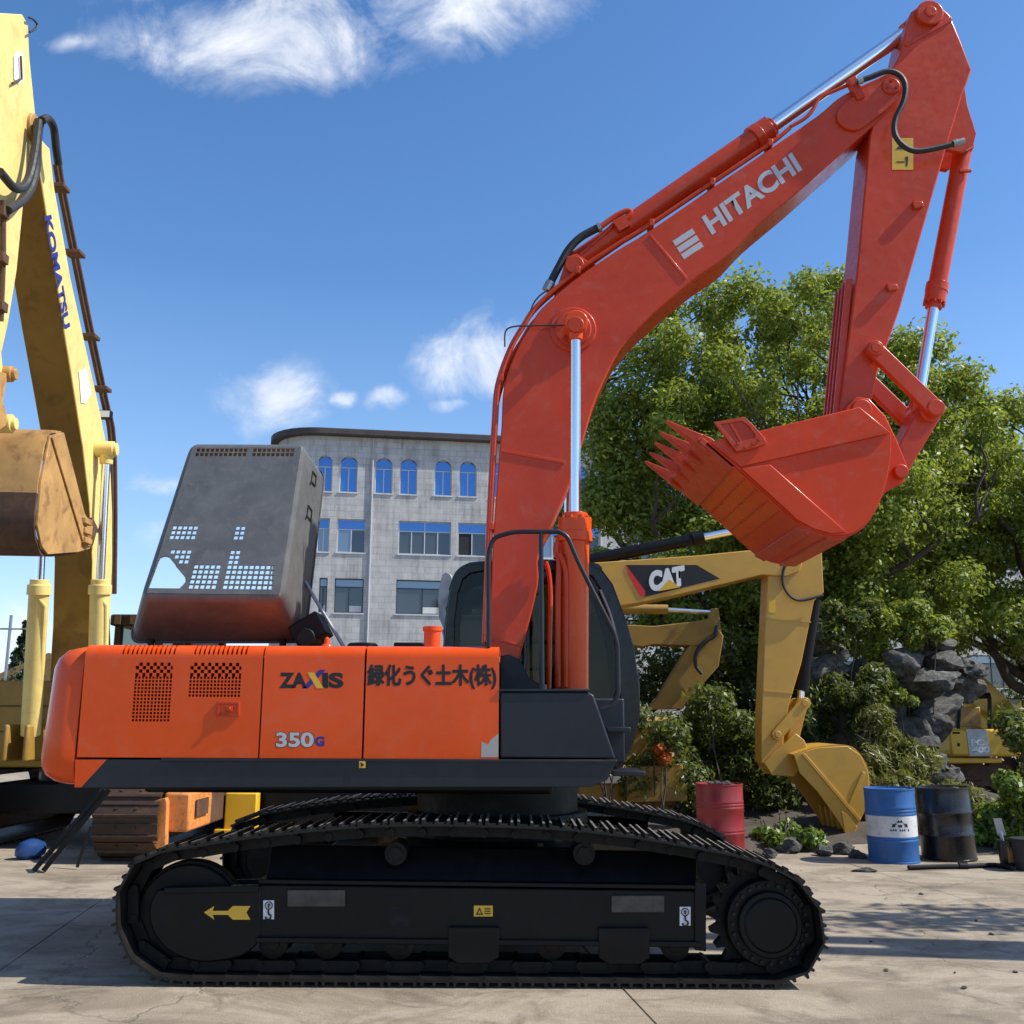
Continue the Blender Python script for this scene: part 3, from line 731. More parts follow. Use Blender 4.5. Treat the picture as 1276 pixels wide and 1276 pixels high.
# ---- raised engine hood
FT = [P(176, 746, 8.20), P(352, 748, 8.20), P(380, 553, 8.62), P(238, 553, 8.62)]
BK = [P(161, 799, 8.62), P(379, 799, 8.95), P(404, 588, 9.45), P(246, 571, 8.85)]
def hood_pt(u, v, d):
    a = FT[0].lerp(FT[1], u).lerp(FT[3].lerp(FT[2], u), v); b_ = BK[0].lerp(BK[1], u).lerp(BK[3].lerp(BK[2], u), v)
    return a.lerp(b_, d)
nu, nv = 184, 248
def inpoly(x, y, poly):
    c = False
    for i in range(len(poly)):
        (x1, y1), (x2, y2) = poly[i-1], poly[i]
        if (y1 > y) != (y2 > y) and x < (x2-x1)*(y-y1)/(y2-y1)+x1: c = not c
    return c
HG = [(.05, .29, .345, .465), (.545, .63, .345, .465), (.54, .625, .21, .305), (.55, .925, .045, .205), (.545, .625, .2, .215)]
TRI = [(.045, .245), (.075, .255), (.115, .25), (.275, .125), (.285, .10), (.255, .06), (.03, .06), (.018, .075)]
mg = .03
def hood_hole(u, v):
    if inpoly(u, v, TRI): return True
    if inpoly(u, v, [(q[0]+(q[0]-.13)*.12, q[1]+(q[1]-.14)*.16) for q in TRI]): return False
    i, j = int((u-mg)/(1-2*mg)*nu), int((v-mg)/(1-2*mg)*nv)
    if i % 8 > 5 or j % 8 > 5: return False
    uu, vv = (i//8*8+3)/nu*(1-2*mg)+mg, (j//8*8+3)/nv*(1-2*mg)+mg
    for a, b_, c, d in HG:
        if a <= uu <= b_ and c <= vv <= d: return True
    if .045 <= uu <= .29 and .215 <= vv <= .305: return uu > .05+(.305-vv)*1.8
    if .30 <= uu <= .51 and .045 <= vv <= .205: return True
    if vv > .895 and (.08 <= uu <= .50 or .55 <= uu <= .93): return True
    return False
us = frng(mg, 1-mg, nu); vv_ = frng(mg, 1-mg, nv)
gg = G(); gg.sheet(us, vv_, lambda u, v: hood_pt(u, v, 0), hood_hole)
hood = gg.build('engine_hood', 'hood_grey', EXC, solid=.012, off=1, fix=False)
def rrect(ins, rad, n=8):
    out = []
    for cx, cy, a0 in ((1-ins-rad, 1-ins-rad, 0), (ins+rad, 1-ins-rad, 90), (ins+rad, ins+rad, 180), (1-ins-rad, ins+rad, 270)):
        for k in range(n+1):
            a = R(a0+90*k/n); out.append((cx+rad*math.cos(a), cy+rad*math.sin(a)))
    return out
loops = [(mg, .0, 0), (mg*.55, .03, .006), (mg*.2, .055, .03), (0, .07, .075), (0, .07, .5), (0, .07, 1.0), (-.012, .075, 1.0), (-.012, .075, .97)]
gg = G(); n = 36; vs, fs = [], []
for ins, rad, d in loops: vs += [hood_pt(u, v, d) for u, v in rrect(ins, rad)]
for i in range(len(loops)-1):
    for k in range(n): fs.append((i*n+k, i*n+(k+1) % n, (i+1)*n+(k+1) % n, (i+1)*n+k))
gg.add(vs, fs); gg.build('hood_rim', 'hood_grey', hood, solid=.006, off=-1, angle=45)
for (u, v) in ((1.0, .9), (1.0, .68)):
    gg = G(); a, b_, c, d = [hood_pt(1.012, v+dv, dd) for dv, dd in ((0, .42), (0, .60), (-.065, .60), (-.065, .42))]
    gg.tube([a, b_, c, d], .006, 6, True); gg.tube([d, hood_pt(1.012, v-.095, .38)], .006, 6); gg.build('hood_handle', 'black_paint', hood)
for u in (.12, .88):
    gg = G(); a = hood_pt(u, .0, .95); gg.tube([a, Vector((a.x, a.y, zt-.05))], .03, 8); gg.build('hood_hinge', 'black_steel', hood)
gg = G(); a, b_ = hood_pt(.94, .35, .8), Vector((X_(398), YC-.25, zt)); gg.tube([a, b_], .016, 8); gg.build('hood_stay', 'steel_grey', hood)
# ---- things on the rear deck
def deckp(px, py, Y): return P(px, py, Y)
gg = G(); c = P(388, 790, YC); gg.obox(c+Vector((0, 0, .02)), (.11, 0, .07), (0, .2, 0), (-.05, 0, .09)); gg.cyl(c-Vector((0, .25, .05)), c+Vector((0, .2, -.05)), .08, seg=16); gg.box(c.x-.14, c.x+.1, YC-.3, YC+.25, zt-.1, zt+.06); gg.build('engine_block', 'black_steel', EXC, bevel=.01)
c = P(407.5, 800, 8.25); c.z = zt; gg = G(); gg.lathe([(.11, -.01), (.11, .012), (.06, .03), (.045, .06), (.025, .07), (.02, .11), (.006, .125)], c, 24); gg.build('filler_cap', 'orange', EXC)
c = P(452, 800, 8.6); c.z = zt; gg = G(); gg.lathe([(.085, 0), (.085, .055), (.125, .06), (.125, .085), (.11, .10)], c, 28); gg.build('intake_cap', 'black_paint', EXC)
c = P(511, 800, 8.6); c.z = zt; gg = G(); gg.box(c.x-.1, c.x+.1, c.y-.12, c.y+.12, zt-.01, zt+.07); gg.box(c.x-.12, c.x+.12, c.y-.13, c.y+.13, zt+.065, zt+.10); gg.build('battery_box', 'black_paint', EXC, bevel=.008)
c = P(538.5, 800, 7.75); c.z = zt; gg = G(); gg.lathe([(.062, -.01), (.062, .13), (.072, .135), (.072, .165), (.05, .172)], c, 28); gg.build('exhaust_stub', 'orange', EXC)
# ---- dark tool box, platform, steps
gg = G(); gg.prism([P(623.5, 944.5, YH), P(623.5, 862, YH), P(733, 862, YH), P(740, 866, YH), P(767, 945.5, YH)], (0, .62, 0)); tb = gg.build('tool_box', 'deck_dark', EXC, bevel=.014, seg=3)
gg = G(); gg.prism([P(622, 861.5, YH-.01), P(735, 861.5, YH-.01), P(735, 858.5, YH-.01), P(622, 858.5, YH-.01)], (0, .64, 0)); gg.build('tread_plate', 'deck_dark', tb, bevel=.004)
for (a, b_, y) in ((756, 786, 906), (764, 804, 961)):
    gg = G(); p0, p1 = P(a, y, YH+.35), P(b_, y, YH+.35); gg.box(p0.x, p1.x, YH+.35, YH+.85, p0.z-.035, p0.z); gg.build('step', 'deck_dark', EXC, bevel=.006)
gg = G(); q = [P(622, 862, 8.5), P(622, 818, 8.5), P(634, 815, 8.5), P(648, 822, 8.5), P(660, 845, 8.5), P(690, 862, 8.5)]
gg.prism(q, (0, .06, 0)); gg.prism([v+Vector((0, .68, 0)) for v in q], (0, .06, 0)); gg.box(X_(622, 8.6), X_(768, 8.6), YH+.64, 2*YC-YH-1.0, zm-.05, Z_(870, 8.5)); gg.build('boom_mount', 'deck_dark', EXC, bevel=.012)
# handrail
yr = YH+.05
hr = [P(a, b_, yr) for a, b_ in ((609, 806), (608.5, 690), (614.5, 670), (640, 662.5), (698, 662.5), (707.5, 669), (720, 699), (741, 741), (766, 790), (769.5, 804), (770.5, 866), (762, 880), (748, 884))]
def roundpath(p, r=.05):
    out = [p[0]]
    for i in range(1, len(p)-1):
        a, b_ = (p[i-1]-p[i]), (p[i+1]-p[i]); k = min(r, a.length*.4, b_.length*.4); a.normalize(); b_.normalize()
        s, e = p[i]+a*k, p[i]+b_*k
        for j in range(5): w = j/4; out.append(s*(1-w)**2+p[i]*2*w*(1-w)+e*w*w)
    return out+[p[-1]]
gg = G(); gg.tube(roundpath(hr, .07), .017, 12); gg.tube([P(674, 664, yr), P(675.5, 860, yr)], .017, 12)
gg.cyl(P(675.5, 860, yr), P(675.5, 853, yr), .035, seg=14); gg.build('handrail', 'deck_dark', EXC)
# ---- cab on the far side
yc0, yc1 = YC+.48, 2*YC-YH-.02
CO = [(553, 806), (556, 770), (561, 735), (569, 714), (582, 704), (600, 701), (660, 699), (735, 702), (750, 709), (764, 728), (779, 768), (790, 806), (797, 850), (798, 890), (790, 925), (778, 948), (768, 958), (700, 962), (600, 960), (553, 955)]
CI = [(566, 806), (567, 772), (571, 740), (577, 722), (586, 715), (602, 712), (660, 711), (724, 713), (738, 719), (748, 735), (760, 772), (768, 806), (772, 846), (772, 872), (768, 884), (764, 888), (756, 890), (698, 891), (600, 890), (566, 888)]
def cabface(Y, th, par):
    gg = G(); gg.ring([P(a, b_, yc0)*1 + Vector((0, Y-yc0, 0)) for a, b_ in CO], [P(a, b_, yc0)+Vector((0, Y-yc0, 0)) for a, b_ in CI], (0, th, 0)); return gg
cab = cabface(yc0, .06, None).build('cab', 'cab_black', EXC, bevel=.015, seg=3)
cabface(yc1-.06, .06, None).build('cab_side_frame', 'cab_black', cab, bevel=.015)
def strip(idx, mat, name, par, ins=.0, th=.04):
    gg = G(); p = [P(*CO[i], yc0) for i in idx]; p = cr(p, 5) if len(p) > 2 else p
    ctr = P(670, 830, yc0); vs = []
    for q in p:
        d = (ctr-q).normalized()*ins; vs += [q+d+Vector((0, .05, 0)), q+d+Vector((0, yc1-yc0-.05, 0))]
    gg.add(vs, [(2*i, 2*i+1, 2*i+3, 2*i+2) for i in range(len(p)-1)]); return gg.build(name, mat, par, solid=th, off=0, angle=50)
strip([2, 3, 4, 5, 6, 7, 8], 'cab_black', 'cab_roof', cab); strip([0, 1, 2], 'cab_black', 'cab_rear_panel', cab, .01)
strip([8, 9, 10, 11, 12, 13, 14], 'glass', 'windscreen', cab, .015, .008); strip([14, 15, 16, 17], 'cab_black', 'cab_front_panel', cab, .01); strip([0, 19, 18, 17], 'cab_black', 'cab_floor', cab, .01)
for Y in (yc0+.03, yc1-.03):
    gg = G(); gg.prism([P(a, b_, yc0)+Vector((0, Y-yc0, 0)) for a, b_ in CI], (0, .006, 0)); gg.build('side_window', 'glass', cab)
gg = G(); a, b_ = P(655, 711, yc0+.0), P(652, 890, yc0+.0); gg.tube([a+Vector((0, .03, 0)), b_+Vector((0, .03, 0))], .02, 8); gg.build('door_post', 'cab_black', cab)
gg = G(); c = P(690, 880, yc0+.4); gg.box(c.x-.25, c.x+.25, c.y-.25, c.y+.25, c.z-.15, c.z+.02); gg.obox(c+Vector((-.3, 0, .38)), (.06, 0, -.01), (0, .23, 0), (.06, 0, .40)); gg.obox(c+Vector((-.34, 0, .88)), (.05, 0, 0), (0, .13, 0), (0, 0, .09)); gg.build('operator_seat', 'rubber', cab, bevel=.04, seg=3)
gg = G(); gg.tube(roundpath([P(748, 735, yc0-.02), P(762, 768, yc0-.02), P(770, 806, yc0-.02), P(772, 860, yc0-.02), P(760, 884, yc0-.02), P(742, 890, yc0-.02)], .1), .014, 10); gg.build('cab_handrail', 'steel_grey', cab)
# mirror on its bracket behind the cab
gg = G(); Ym = yc1-.2; q = [(551, 716), (556, 713), (562, 716), (566, 727), (560, 731), (565, 742), (561, 752), (556, 757), (557, 770), (562, 780), (560, 792), (553, 784), (547, 770), (546, 745), (548, 728)]
gg.prism([P(a, b_, Ym) for a, b_ in q], (0, .06, 0)); gg.tube([P(556, 757, Ym), P(570, 740, Ym)], .014, 8); gg.tube([P(552, 785, Ym), P(557, 806, Ym-.1)], .016, 8); gg.build('mirror_bracket', 'steel_grey', cab, bevel=.012)
# ---- boom
yb0 = YC-.26; BW = .52
top = [(609, 803), (612, 730), (615, 660), (622.5, 560), (625, 529), (628, 481), (643, 437), (660, 407), (676, 383), (719, 346), (770, 311), (808, 288), (890, 232), (964, 182), (1020, 143), (1045, 122), (1070, 108)]
bot = [(1066, 176), (1034, 204), (996, 238), (940, 285), (908, 318), (869, 345), (820, 386), (789, 416), (770, 440), (752, 475), (739, 507), (728, 545), (710, 602), (690, 648), (671, 692), (670, 730), (651, 806), (643, 832), (630, 836), (618, 828)]
def smooth2(p, n=4): return cr([P(a, b_, yb0) for a, b_ in p], n)
tip = [P(a, b_, yb0) for a, b_ in ((1098, 95), (1110, 91), (1121, 97), (1126, 108), (1122, 120), (1110, 134), (1090, 154))]
gg = G(); gg.prism(smooth2(top)+tip+smooth2(bot), (0, BW, 0)); boom = gg.build('boom', 'boom_red_shade', EXC, bevel=.012, seg=2, angle=30)
# tip doubler, weld seams, boss discs
def plate(name, pts, Y, th, mat='boom_red_shade', par=None, bevel=.006, n=0):
    gg = G(); q = [P(a, b_, Y) for a, b_ in pts]; q = cr(q, n, True) if n else q; gg.prism(q, (0, th, 0)); return gg.build(name, mat, par, bevel=bevel)
plate('tip_plate', [(1047, 134), (1043, 142), (1046, 152), (1056, 160), (1068, 161), (1078, 156), (1110, 132), (1124, 118), (1126, 106), (1119, 96), (1108, 92), (1096, 97), (1058, 124)], yb0-.035, .035, par=boom, n=3)
plate('weld_seam', [(808.5, 293), (811.5, 291.5), (857, 346), (854.5, 348.5)], yb0-.008, .01, par=boom, bevel=.003)
plate('weld_seam', [(624, 559), (704, 574), (703.5, 578), (624, 563)], yb0-.008, .01, par=boom, bevel=.003)
plate('weld_seam', [(613, 795), (652, 803), (651, 806), (613, 798)], yb0-.008, .01, par=boom, bevel=.003)
bc = P(714, 411, yb0)
gg = G(); gg.cyl(bc-Vector((0, .022, 0)), bc+Vector((0, BW+.022, 0)), .205, seg=56); gg.cyl(bc-Vector((0, .04, 0)), bc+Vector((0, BW+.04, 0)), .16, .16, seg=48); gg.build('boss_plate', 'boom_red_shade', boom, bevel=.012, seg=3)
tp = P(1110, 108, yb0-.035)
gg = G(); gg.cyl(tp-Vector((0, .02, 0)), tp+Vector((0, BW+.09, 0)), .082, seg=36); gg.build('boom_pin', 'boom_red_shade', boom, bevel=.008)
for k in range(3):
    a = R(90+120*k); e = tp+Vector((.045*math.cos(a), -.02, .045*math.sin(a))); gg = G(); gg.cyl(e-Vector((0, .016, 0)), e, .013, seg=6); gg.build('bolt', 'orange_worn', boom)
# lettering on the boom
def boom_txt(body, p0, p1, ph, mat, bold):
    a, b_, c = P(*p0, yb0-.0014), P(*p1, yb0-.0014), P(*ph, yb0-.0014); text_on('lettering', body, a, b_-a, c-a, mat, boom, bold)
boom_txt('HITACHI', (887.5, 293), (1000, 211.5), (874, 270.5), 'silver_decal', .035)
for k in range(3):
    o_ = Vector((838+k*5.2, 300.5+k*8.2, 0)); w_ = Vector((24.5, -16, 0)); h_ = Vector((3.9, 6.2, 0))
    decal('logo_bar', [tuple(q[:2]) for q in (o_, o_+w_, o_+w_+h_, o_+h_)], 'silver_decal', boom, yb0-.0014)
# hydraulic pipes along the back of the boom
def offs(path, d): return [q+Vector(d) for q in path]
run = cr([P(a, b_, yb0) for a, b_ in ((606, 800), (609, 720), (612, 640), (616, 560), (618, 525), (622, 478), (637, 433), (655, 401), (672, 377), (716, 339), (768, 304), (806, 281), (888, 226), (962, 176), (985, 158))], 5)
for k, (yo, nm) in enumerate(((.02, 0), (.075, -.022), (.13, -.03), (.40, -.03), (.46, -.022), (.52, 0))):
    gg = G(); gg.tube([q+Vector((-.02 if k else 0, yo, 0)) for q in (run[8*0:] if k in (0, 1, 5) else run[:46])], .02, 8); gg.build('hydraulic_pipe', 'boom_red_shade', boom)
for (a, b_) in ((720, 336), (812, 277), (888, 226), (960, 177), (612, 655), (624, 470)):
    c = P(a, b_, yb0); gg = G(); gg.box(c.x-.022, c.x+.022, yb0-.012, yb0+.16, c.z-.035, c.z+.03); gg.build('pipe_clamp', 'orange_worn', boom, bevel=.005)
gg = G(); gg.tube(cr([P(a, b_, yb0+.02) for a, b_ in ((985, 158), (1002, 148), (1012, 138), (1022, 122), (1045, 111), (1063, 104))], 5), .018, 8); gg.build('hydraulic_pipe', 'orange_worn', boom)
gg = G(); c = P(1066, 112, yb0-.02); e = (P(1072, 126, yb0-.02)-P(1060, 100, yb0-.02)); gg.obox(c, e*.5, (0, .04, 0), e.cross(Vector((0, 1, 0)))*.18); gg.build('hose_bracket', 'orange_worn', boom, bevel=.006)
# hoses
def hose(name, pts, Y, r, par, mat='rubber', n=8, ferr=True):
    q = [P(a[0], a[1], a[2] if len(a) > 2 else Y) for a in pts]; p = cr(q, n); gg = G(); gg.tube(p, r, 10); o = gg.build(name, mat, par)
    if ferr:
        for a, b_ in ((p[0], p[3]), (p[-1], p[-4])): gg = G(); gg.cyl(a, b_, r*1.25, seg=10); gg.build('hose_ferrule', 'steel_grey', o)
    return o
hose('hydraulic_hose', [(1068, 102), (1085, 96), (1105, 89), (1120, 93), (1128, 106), (1126, 126), (1116, 148), (1115, 166), (1124, 180), (1140, 188), (1165, 185), (1201, 176)], yb0-.09, .026, boom)
hose('hydraulic_hose', [(681, 362), (695, 335), (708, 312), (722, 297), (737, 288), (748, 283)], YC-.14, .036, boom)
hose('grease_line', [(703, 405), (660, 406), (640, 407), (630, 413), (629, 432)], yb0-.05, .007, boom, ferr=False)
hose('grease_line', [(661, 388), (665, 378), (672, 369), (680, 363)], yb0-.03, .007, boom, ferr=False)
# ---- cylinders
def cylinder(par, p0, p1, ph, rb, rr, nm, mat='boom_red_shade', yoff=Vector((0, 0, 0)), eye=.12, ew=.09):
    """barrel p0 -> ph, rod ph -> p1"""
    d = (p1-p0).normalized()
    gg = G(); gg.tube([p0, ph-d*.22], rb, 32); gg.cyl(p0-Vector((0, ew, 0)), p0+Vector((0, ew, 0)), eye, seg=28)
    b_ = gg.build(nm, mat, par, bevel=.006)
    gg = G(); gg.tube([ph-d*.24, ph-d*.16, ph-d*.16, ph-d*.05, ph-d*.05, ph], [rb*1.22, rb*1.22, rb*1.16, rb*1.16, rb*.9, rb*.9], 32); gg.build('cylinder_head', mat, b_, bevel=.006)
    for k in range(10):
        a = 2*math.pi*k/10; s = d.cross(Vector((0, 1, 0))).normalized(); e = ph-d*.06+(s*math.cos(a)+Vector((0, 1, 0))*math.sin(a))*rb*1.03
        gg = G(); gg.cyl(e, e+d*.03, .016, seg=6); gg.build('bolt', mat, b_)
    gg = G(); gg.tube([ph-d*.02, p1], rr, 28); gg.build('piston_rod', 'chrome', b_)
    gg = G(); gg.cyl(p1-Vector((0, ew, 0)), p1+Vector((0, ew, 0)), eye, seg=32); gg.tube([p1-d*eye*1.5, p1], [rr*1.3, rr*1.5], 24); gg.build('rod_eye', mat, b_, bevel=.01)
    return b_
yl_ = yb0-.19
cb = cylinder(EXC, P(715, 905, yl_), P(717.5, 404, yl_), P(716.5, 640, yl_), .118, .045, 'boom_cylinder', mat='orange', eye=.10, ew=.08)
dy = Vector((0, 2*(YC-yl_), 0))
cylinder(EXC, P(715, 905, yl_)+dy, P(717.5, 404, yl_)+dy, P(716.5, 640, yl_)+dy, .118, .045, 'boom_cylinder', mat='orange', eye=.10, ew=.08)
for sgn in (0, 1):
    a = P(717.5, 404, yl_-.09)+dy*sgn; gg = G(); gg.cyl(a, a+Vector((0, .02, 0)), .07, seg=28); gg.build('pin_cap', 'orange_worn', boom, bevel=.006)
gg = G(); gg.cyl(P(717.5, 404, yl_-.08), P(717.5, 404, yl_-.08)+dy+Vector((0, .16, 0)), .055, seg=24); gg.build('cylinder_pin', 'orange_worn', boom)
gg = G(); gg.tube(cr([P(a, b_, yl_-.06) for a, b_ in ((696, 856), (696, 740), (697, 700), (693, 688), (694, 676))], 4), .026, 10); gg.tube(cr([P(a, b_, yl_-.10) for a, b_ in ((705, 856), (706, 730), (702, 702), (697, 690))], 4), .02, 10); gg.build('cylinder_pipe', 'boom_red_shade', cb)
hose('hydraulic_hose', [(684, 858), (685, 800), (686, 745), (684, 715), (680, 700)], YC, .02, boom, mat='boom_red_shade', ferr=False)
ac = cylinder(EXC, P(716, 329, YC), P(1140, 33, YC), P(962, 158, YC), .105, .068, 'arm_cylinder', eye=.09, ew=.09)
for s in (-1, 1):
    gg = G(); gg.prism([P(a, b_, YC+s*.13) for a, b_ in ((690, 372), (706, 322), (718, 318), (730, 326), (745, 333))], (0, .04*s, 0)); gg.build('cylinder_bracket', 'boom_red_shade', boom, bevel=.008)
gg = G(); a = P(716, 329, YC-.2); gg.cyl(a, a+Vector((0, .4, 0)), .085, seg=28); gg.build('cylinder_pin', 'orange_worn', boom, bevel=.008)
gg = G(); gg.tube(cr([P(a, b_, YC-.13) for a, b_ in ((748, 283), (766, 270), (780, 263), (786, 265), (776, 276), (770, 284))], 4), .026, 10); gg.tube([P(a, b_, YC-.1) for a, b_ in ((722, 318), (752, 292), (776, 268))], .02, 8); gg.obox(P(774, 280, YC-.12), (.05, 0, .03), (0, .04, 0), (-.03, 0, .05)); gg.build('cylinder_port', 'orange_worn', ac)
# ---- arm
ya0 = YC-.205; AW = .41
AO = [(1130, 30), (1136, 14), (1147, 6), (1160, 4), (1172, 8), (1184, 18), (1198, 52), (1211, 87), (1205, 104), (1200, 116), (1180, 182), (1155, 269), (1121, 387), (1093, 466), (1086, 500), (1076, 520), (1062, 530), (1048, 522), (1047, 505), (1055, 440), (1068, 337), (1078, 230), (1084, 168), (1096, 120), (1108, 92), (1122, 66)]
gg = G(); gg.prism([P(a, b_, ya0) for a, b_ in AO], (0, AW, 0)); arm = gg.build('arm', 'boom_red_shade', EXC, bevel=.014, seg=2)
for s in (0, 1):
    gg = G(); gg.prism([P(a, b_, ya0)+Vector((0, s*(AW-.09)+.02, 0)) for a, b_ in ((1209, 86), (1203, 104), (1207, 130), (1218, 165), (1214, 180), (1200, 188), (1178, 184), (1190, 130))], (0, .05, 0)); gg.build('cylinder_lug', 'boom_red_shade', arm, bevel=.008)
tb_ = P(1157, 19, ya0)
gg = G(); gg.cyl(tb_-Vector((0, .05, 0)), tb_+Vector((0, AW+.05, 0)), .125, seg=40); gg.cyl(tb_-Vector((0, .065, 0)), tb_+Vector((0, AW+.065, 0)), .055, seg=28); gg.build('arm_boss', 'boom_red_shade', arm, bevel=.01)
plate('stiffener', [(1127, 56), (1131, 57), (1187, 25), (1185, 20)], ya0-.012, .014, par=arm, bevel=.003)
for c0 in ((1144, 254), (1112, 357)):
    plate('mounting_pad', [(c0[0]-7, c0[1]-4), (c0[0]+6, c0[1]-3), (c0[0]+8, c0[1]+3), (c0[0]-4, c0[1]+5)], ya0-.04, .04, par=arm)
d = decal('warning_decal', rect(1111.5, 172, 1138, 211.5), 'yellow_decal', arm, ya0-.0015)
decal('warning_symbol', [(1116, 186), (1134, 186), (1125, 176)], 'black_decal', d, ya0-.003)
decal('warning_symbol', [(1128, 195), (1132, 195), (1131, 207), (1129, 207)], 'black_decal', d, ya0-.003); decal('warning_symbol', [(1117, 201), (1127, 201), (1127, 202.5), (1117, 202.5)], 'black_decal', d, ya0-.003)
for k in range(4):   # protector ribs on the inner face of the arm
    gg = G(); a, b_ = P(1063, 345, ya0), P(1047, 515, ya0); yo = .05+k*.1
    gg.obox((a+b_)/2+Vector((-.02, yo, 0)), (a-b_)*.5, (0, .014, 0), (.03, 0, 0)); gg.build('protector_rib', 'boom_red_shade', arm, bevel=.004)
# bucket cylinder
bcyl = cylinder(EXC, P(1200, 186, YC), P(1142, 512, YC), P(1163, 384, YC), .082, .05, 'bucket_cylinder', eye=.075, ew=.07)
gg = G(); c = P(1203, 212, YC-.11); gg.box(c.x-.05, c.x+.06, c.y, c.y+.03, c.z-.012, c.z+.012); gg.tube([P(1196, 182, YC-.1), P(1206, 178, YC-.1), P(1208, 186, YC-.1)], .03, 10); gg.build('cylinder_port', 'orange_worn', bcyl, bevel=.003)
# linkage
def link_bar(name, p0, p1, Y, w0, w1, th, par, mat='boom_red_shade'):
    a, b_ = P(*p0, YC)+Vector((0, Y-YC, 0)), P(*p1, YC)+Vector((0, Y-YC, 0)); d = (b_-a).normalized(); s = d.cross(Vector((0, 1, 0))).normalized()
    out = []
    for k in range(9): w = math.pi*k/8; out.append(a - d*math.sin(w)*w0 + s*math.cos(w)*w0)
    for k in range(9): w = math.pi*k/8; out.append(b_ + d*math.sin(w)*w1 - s*math.cos(w)*w1)
    out = [a+s*w0*.0+q-a for q in out]
    gg = G(); gg.prism(out, (0, th, 0)); gg.cyl(a-Vector((0, .02, 0)), a+Vector((0, th+.02, 0)), w0*.95, seg=28); gg.cyl(b_-Vector((0, .02, 0)), b_+Vector((0, th+.02, 0)), w1*.95, seg=28)
    return gg.build(name, mat, par, bevel=.008)
for s, Y in ((0, ya0-.085), (1, ya0+AW+.015)):
    q = link_bar('tipping_link', (1077, 448), (1150, 520), Y, .072, .078, .07, EXC)
    gg = G(); a = P(1077, 448, YC)+Vector((0, Y-YC-(.03 if s == 0 else -.07), 0)); gg.cyl(a, a+Vector((0, .03, 0)), .045, seg=20); gg.build('pin_cap', 'orange_worn', q, bevel=.004)
link_bar('bucket_link', (1150, 520), (1106, 598), YC-.16, .10, .085, .32, EXC)
# ---- bucket
yk0, yk1 = YC-.75, YC+.75
BS = [(881, 552), (945, 538), (1070, 508), (1090, 524), (1109, 541), (1109, 565), (1105, 592), (1097, 619), (1083, 646), (1068, 661), (1053, 667), (1032, 667), (1013, 662), (992, 650), (955, 617), (918, 584)]
def bp(a, b_, Y=yk0): q = P(a, b_, yk0); return Vector((q.x, Y, q.z))
shell = cr([bp(*q) for q in BS[4:][:]] + [bp(881, 552)], 4)
bw = G(); vs = []
for q in [bp(1070, 508)]+shell: vs += [Vector((q.x, yk0, q.z)), Vector((q.x, yk1, q.z))]
bw.add(vs, [(2*i, 2*i+1, 2*i+3, 2*i+2) for i in range(len(vs)//2-1)])
bucket = bw.build('bucket', 'bucket_red', EXC, solid=.025, off=0, angle=35)
for Y in (yk0-.02, yk1):
    gg = G(); gg.prism([bp(a, b_, Y) for a, b_ in BS[:4]]+[Vector((q.x, Y, q.z)) for q in shell], (0, .02, 0)); gg.build('side_plate', 'bucket_red', bucket, bevel=.004)
    s = -1 if Y < YC else 1; yy_ = Y-.022 if s < 0 else Y+.022
    gg = G(); gg.prism([bp(a, b_, yy_) for a, b_ in ((884, 553), (945, 538.5), (1069, 509), (1108, 541), (922, 583))], (0, .02, 0)); gg.build('rim_plate', 'bucket_red', bucket, bevel=.006)
    gg = G(); gg.prism([bp(a, b_, yy_) for a, b_ in ((922, 585), (958, 580), (1053, 664), (1034, 666), (1012, 660), (992, 649), (956, 616))], (0, .02, 0)); gg.build('heel_plate', 'bucket_red', bucket, bevel=.006)
    # side cutter
    y2 = Y-.062 if s < 0 else Y+.045
    gg = G(); gg.ring([bp(a, b_, y2) for a, b_ in ((888, 529), (925, 523), (934, 531), (950, 549), (952, 556), (936, 562), (915, 566))], [bp(a, b_, y2) for a, b_ in ((895, 532), (922, 528), (930, 534), (938, 545), (938, 549), (929, 551), (914, 556))], (0, .035, 0)); sc_ = gg.build('side_cutter', 'orange_worn', bucket, bevel=.004)
    gg = G(); gg.prism([bp(a, b_, y2+.014) for a, b_ in ((892, 531), (924, 527), (948, 552), (916, 563))], (0, .012, 0)); gg.prism([bp(a, b_, y2+.002) for a, b_ in ((906, 530), (909, 529), (924, 555), (921, 556))], (0, .02, 0)); gg.build('cutter_web', 'orange_worn', sc_)
    for (a, b_) in ((917, 556), (926, 560), (936, 556), (943, 551)):
        e = bp(a, b_, y2); gg = G(); gg.cyl(e-Vector((0, .014*1, 0)), e+Vector((0, .03, 0)), .014, seg=6); gg.build('bolt', 'orange_worn', sc_)
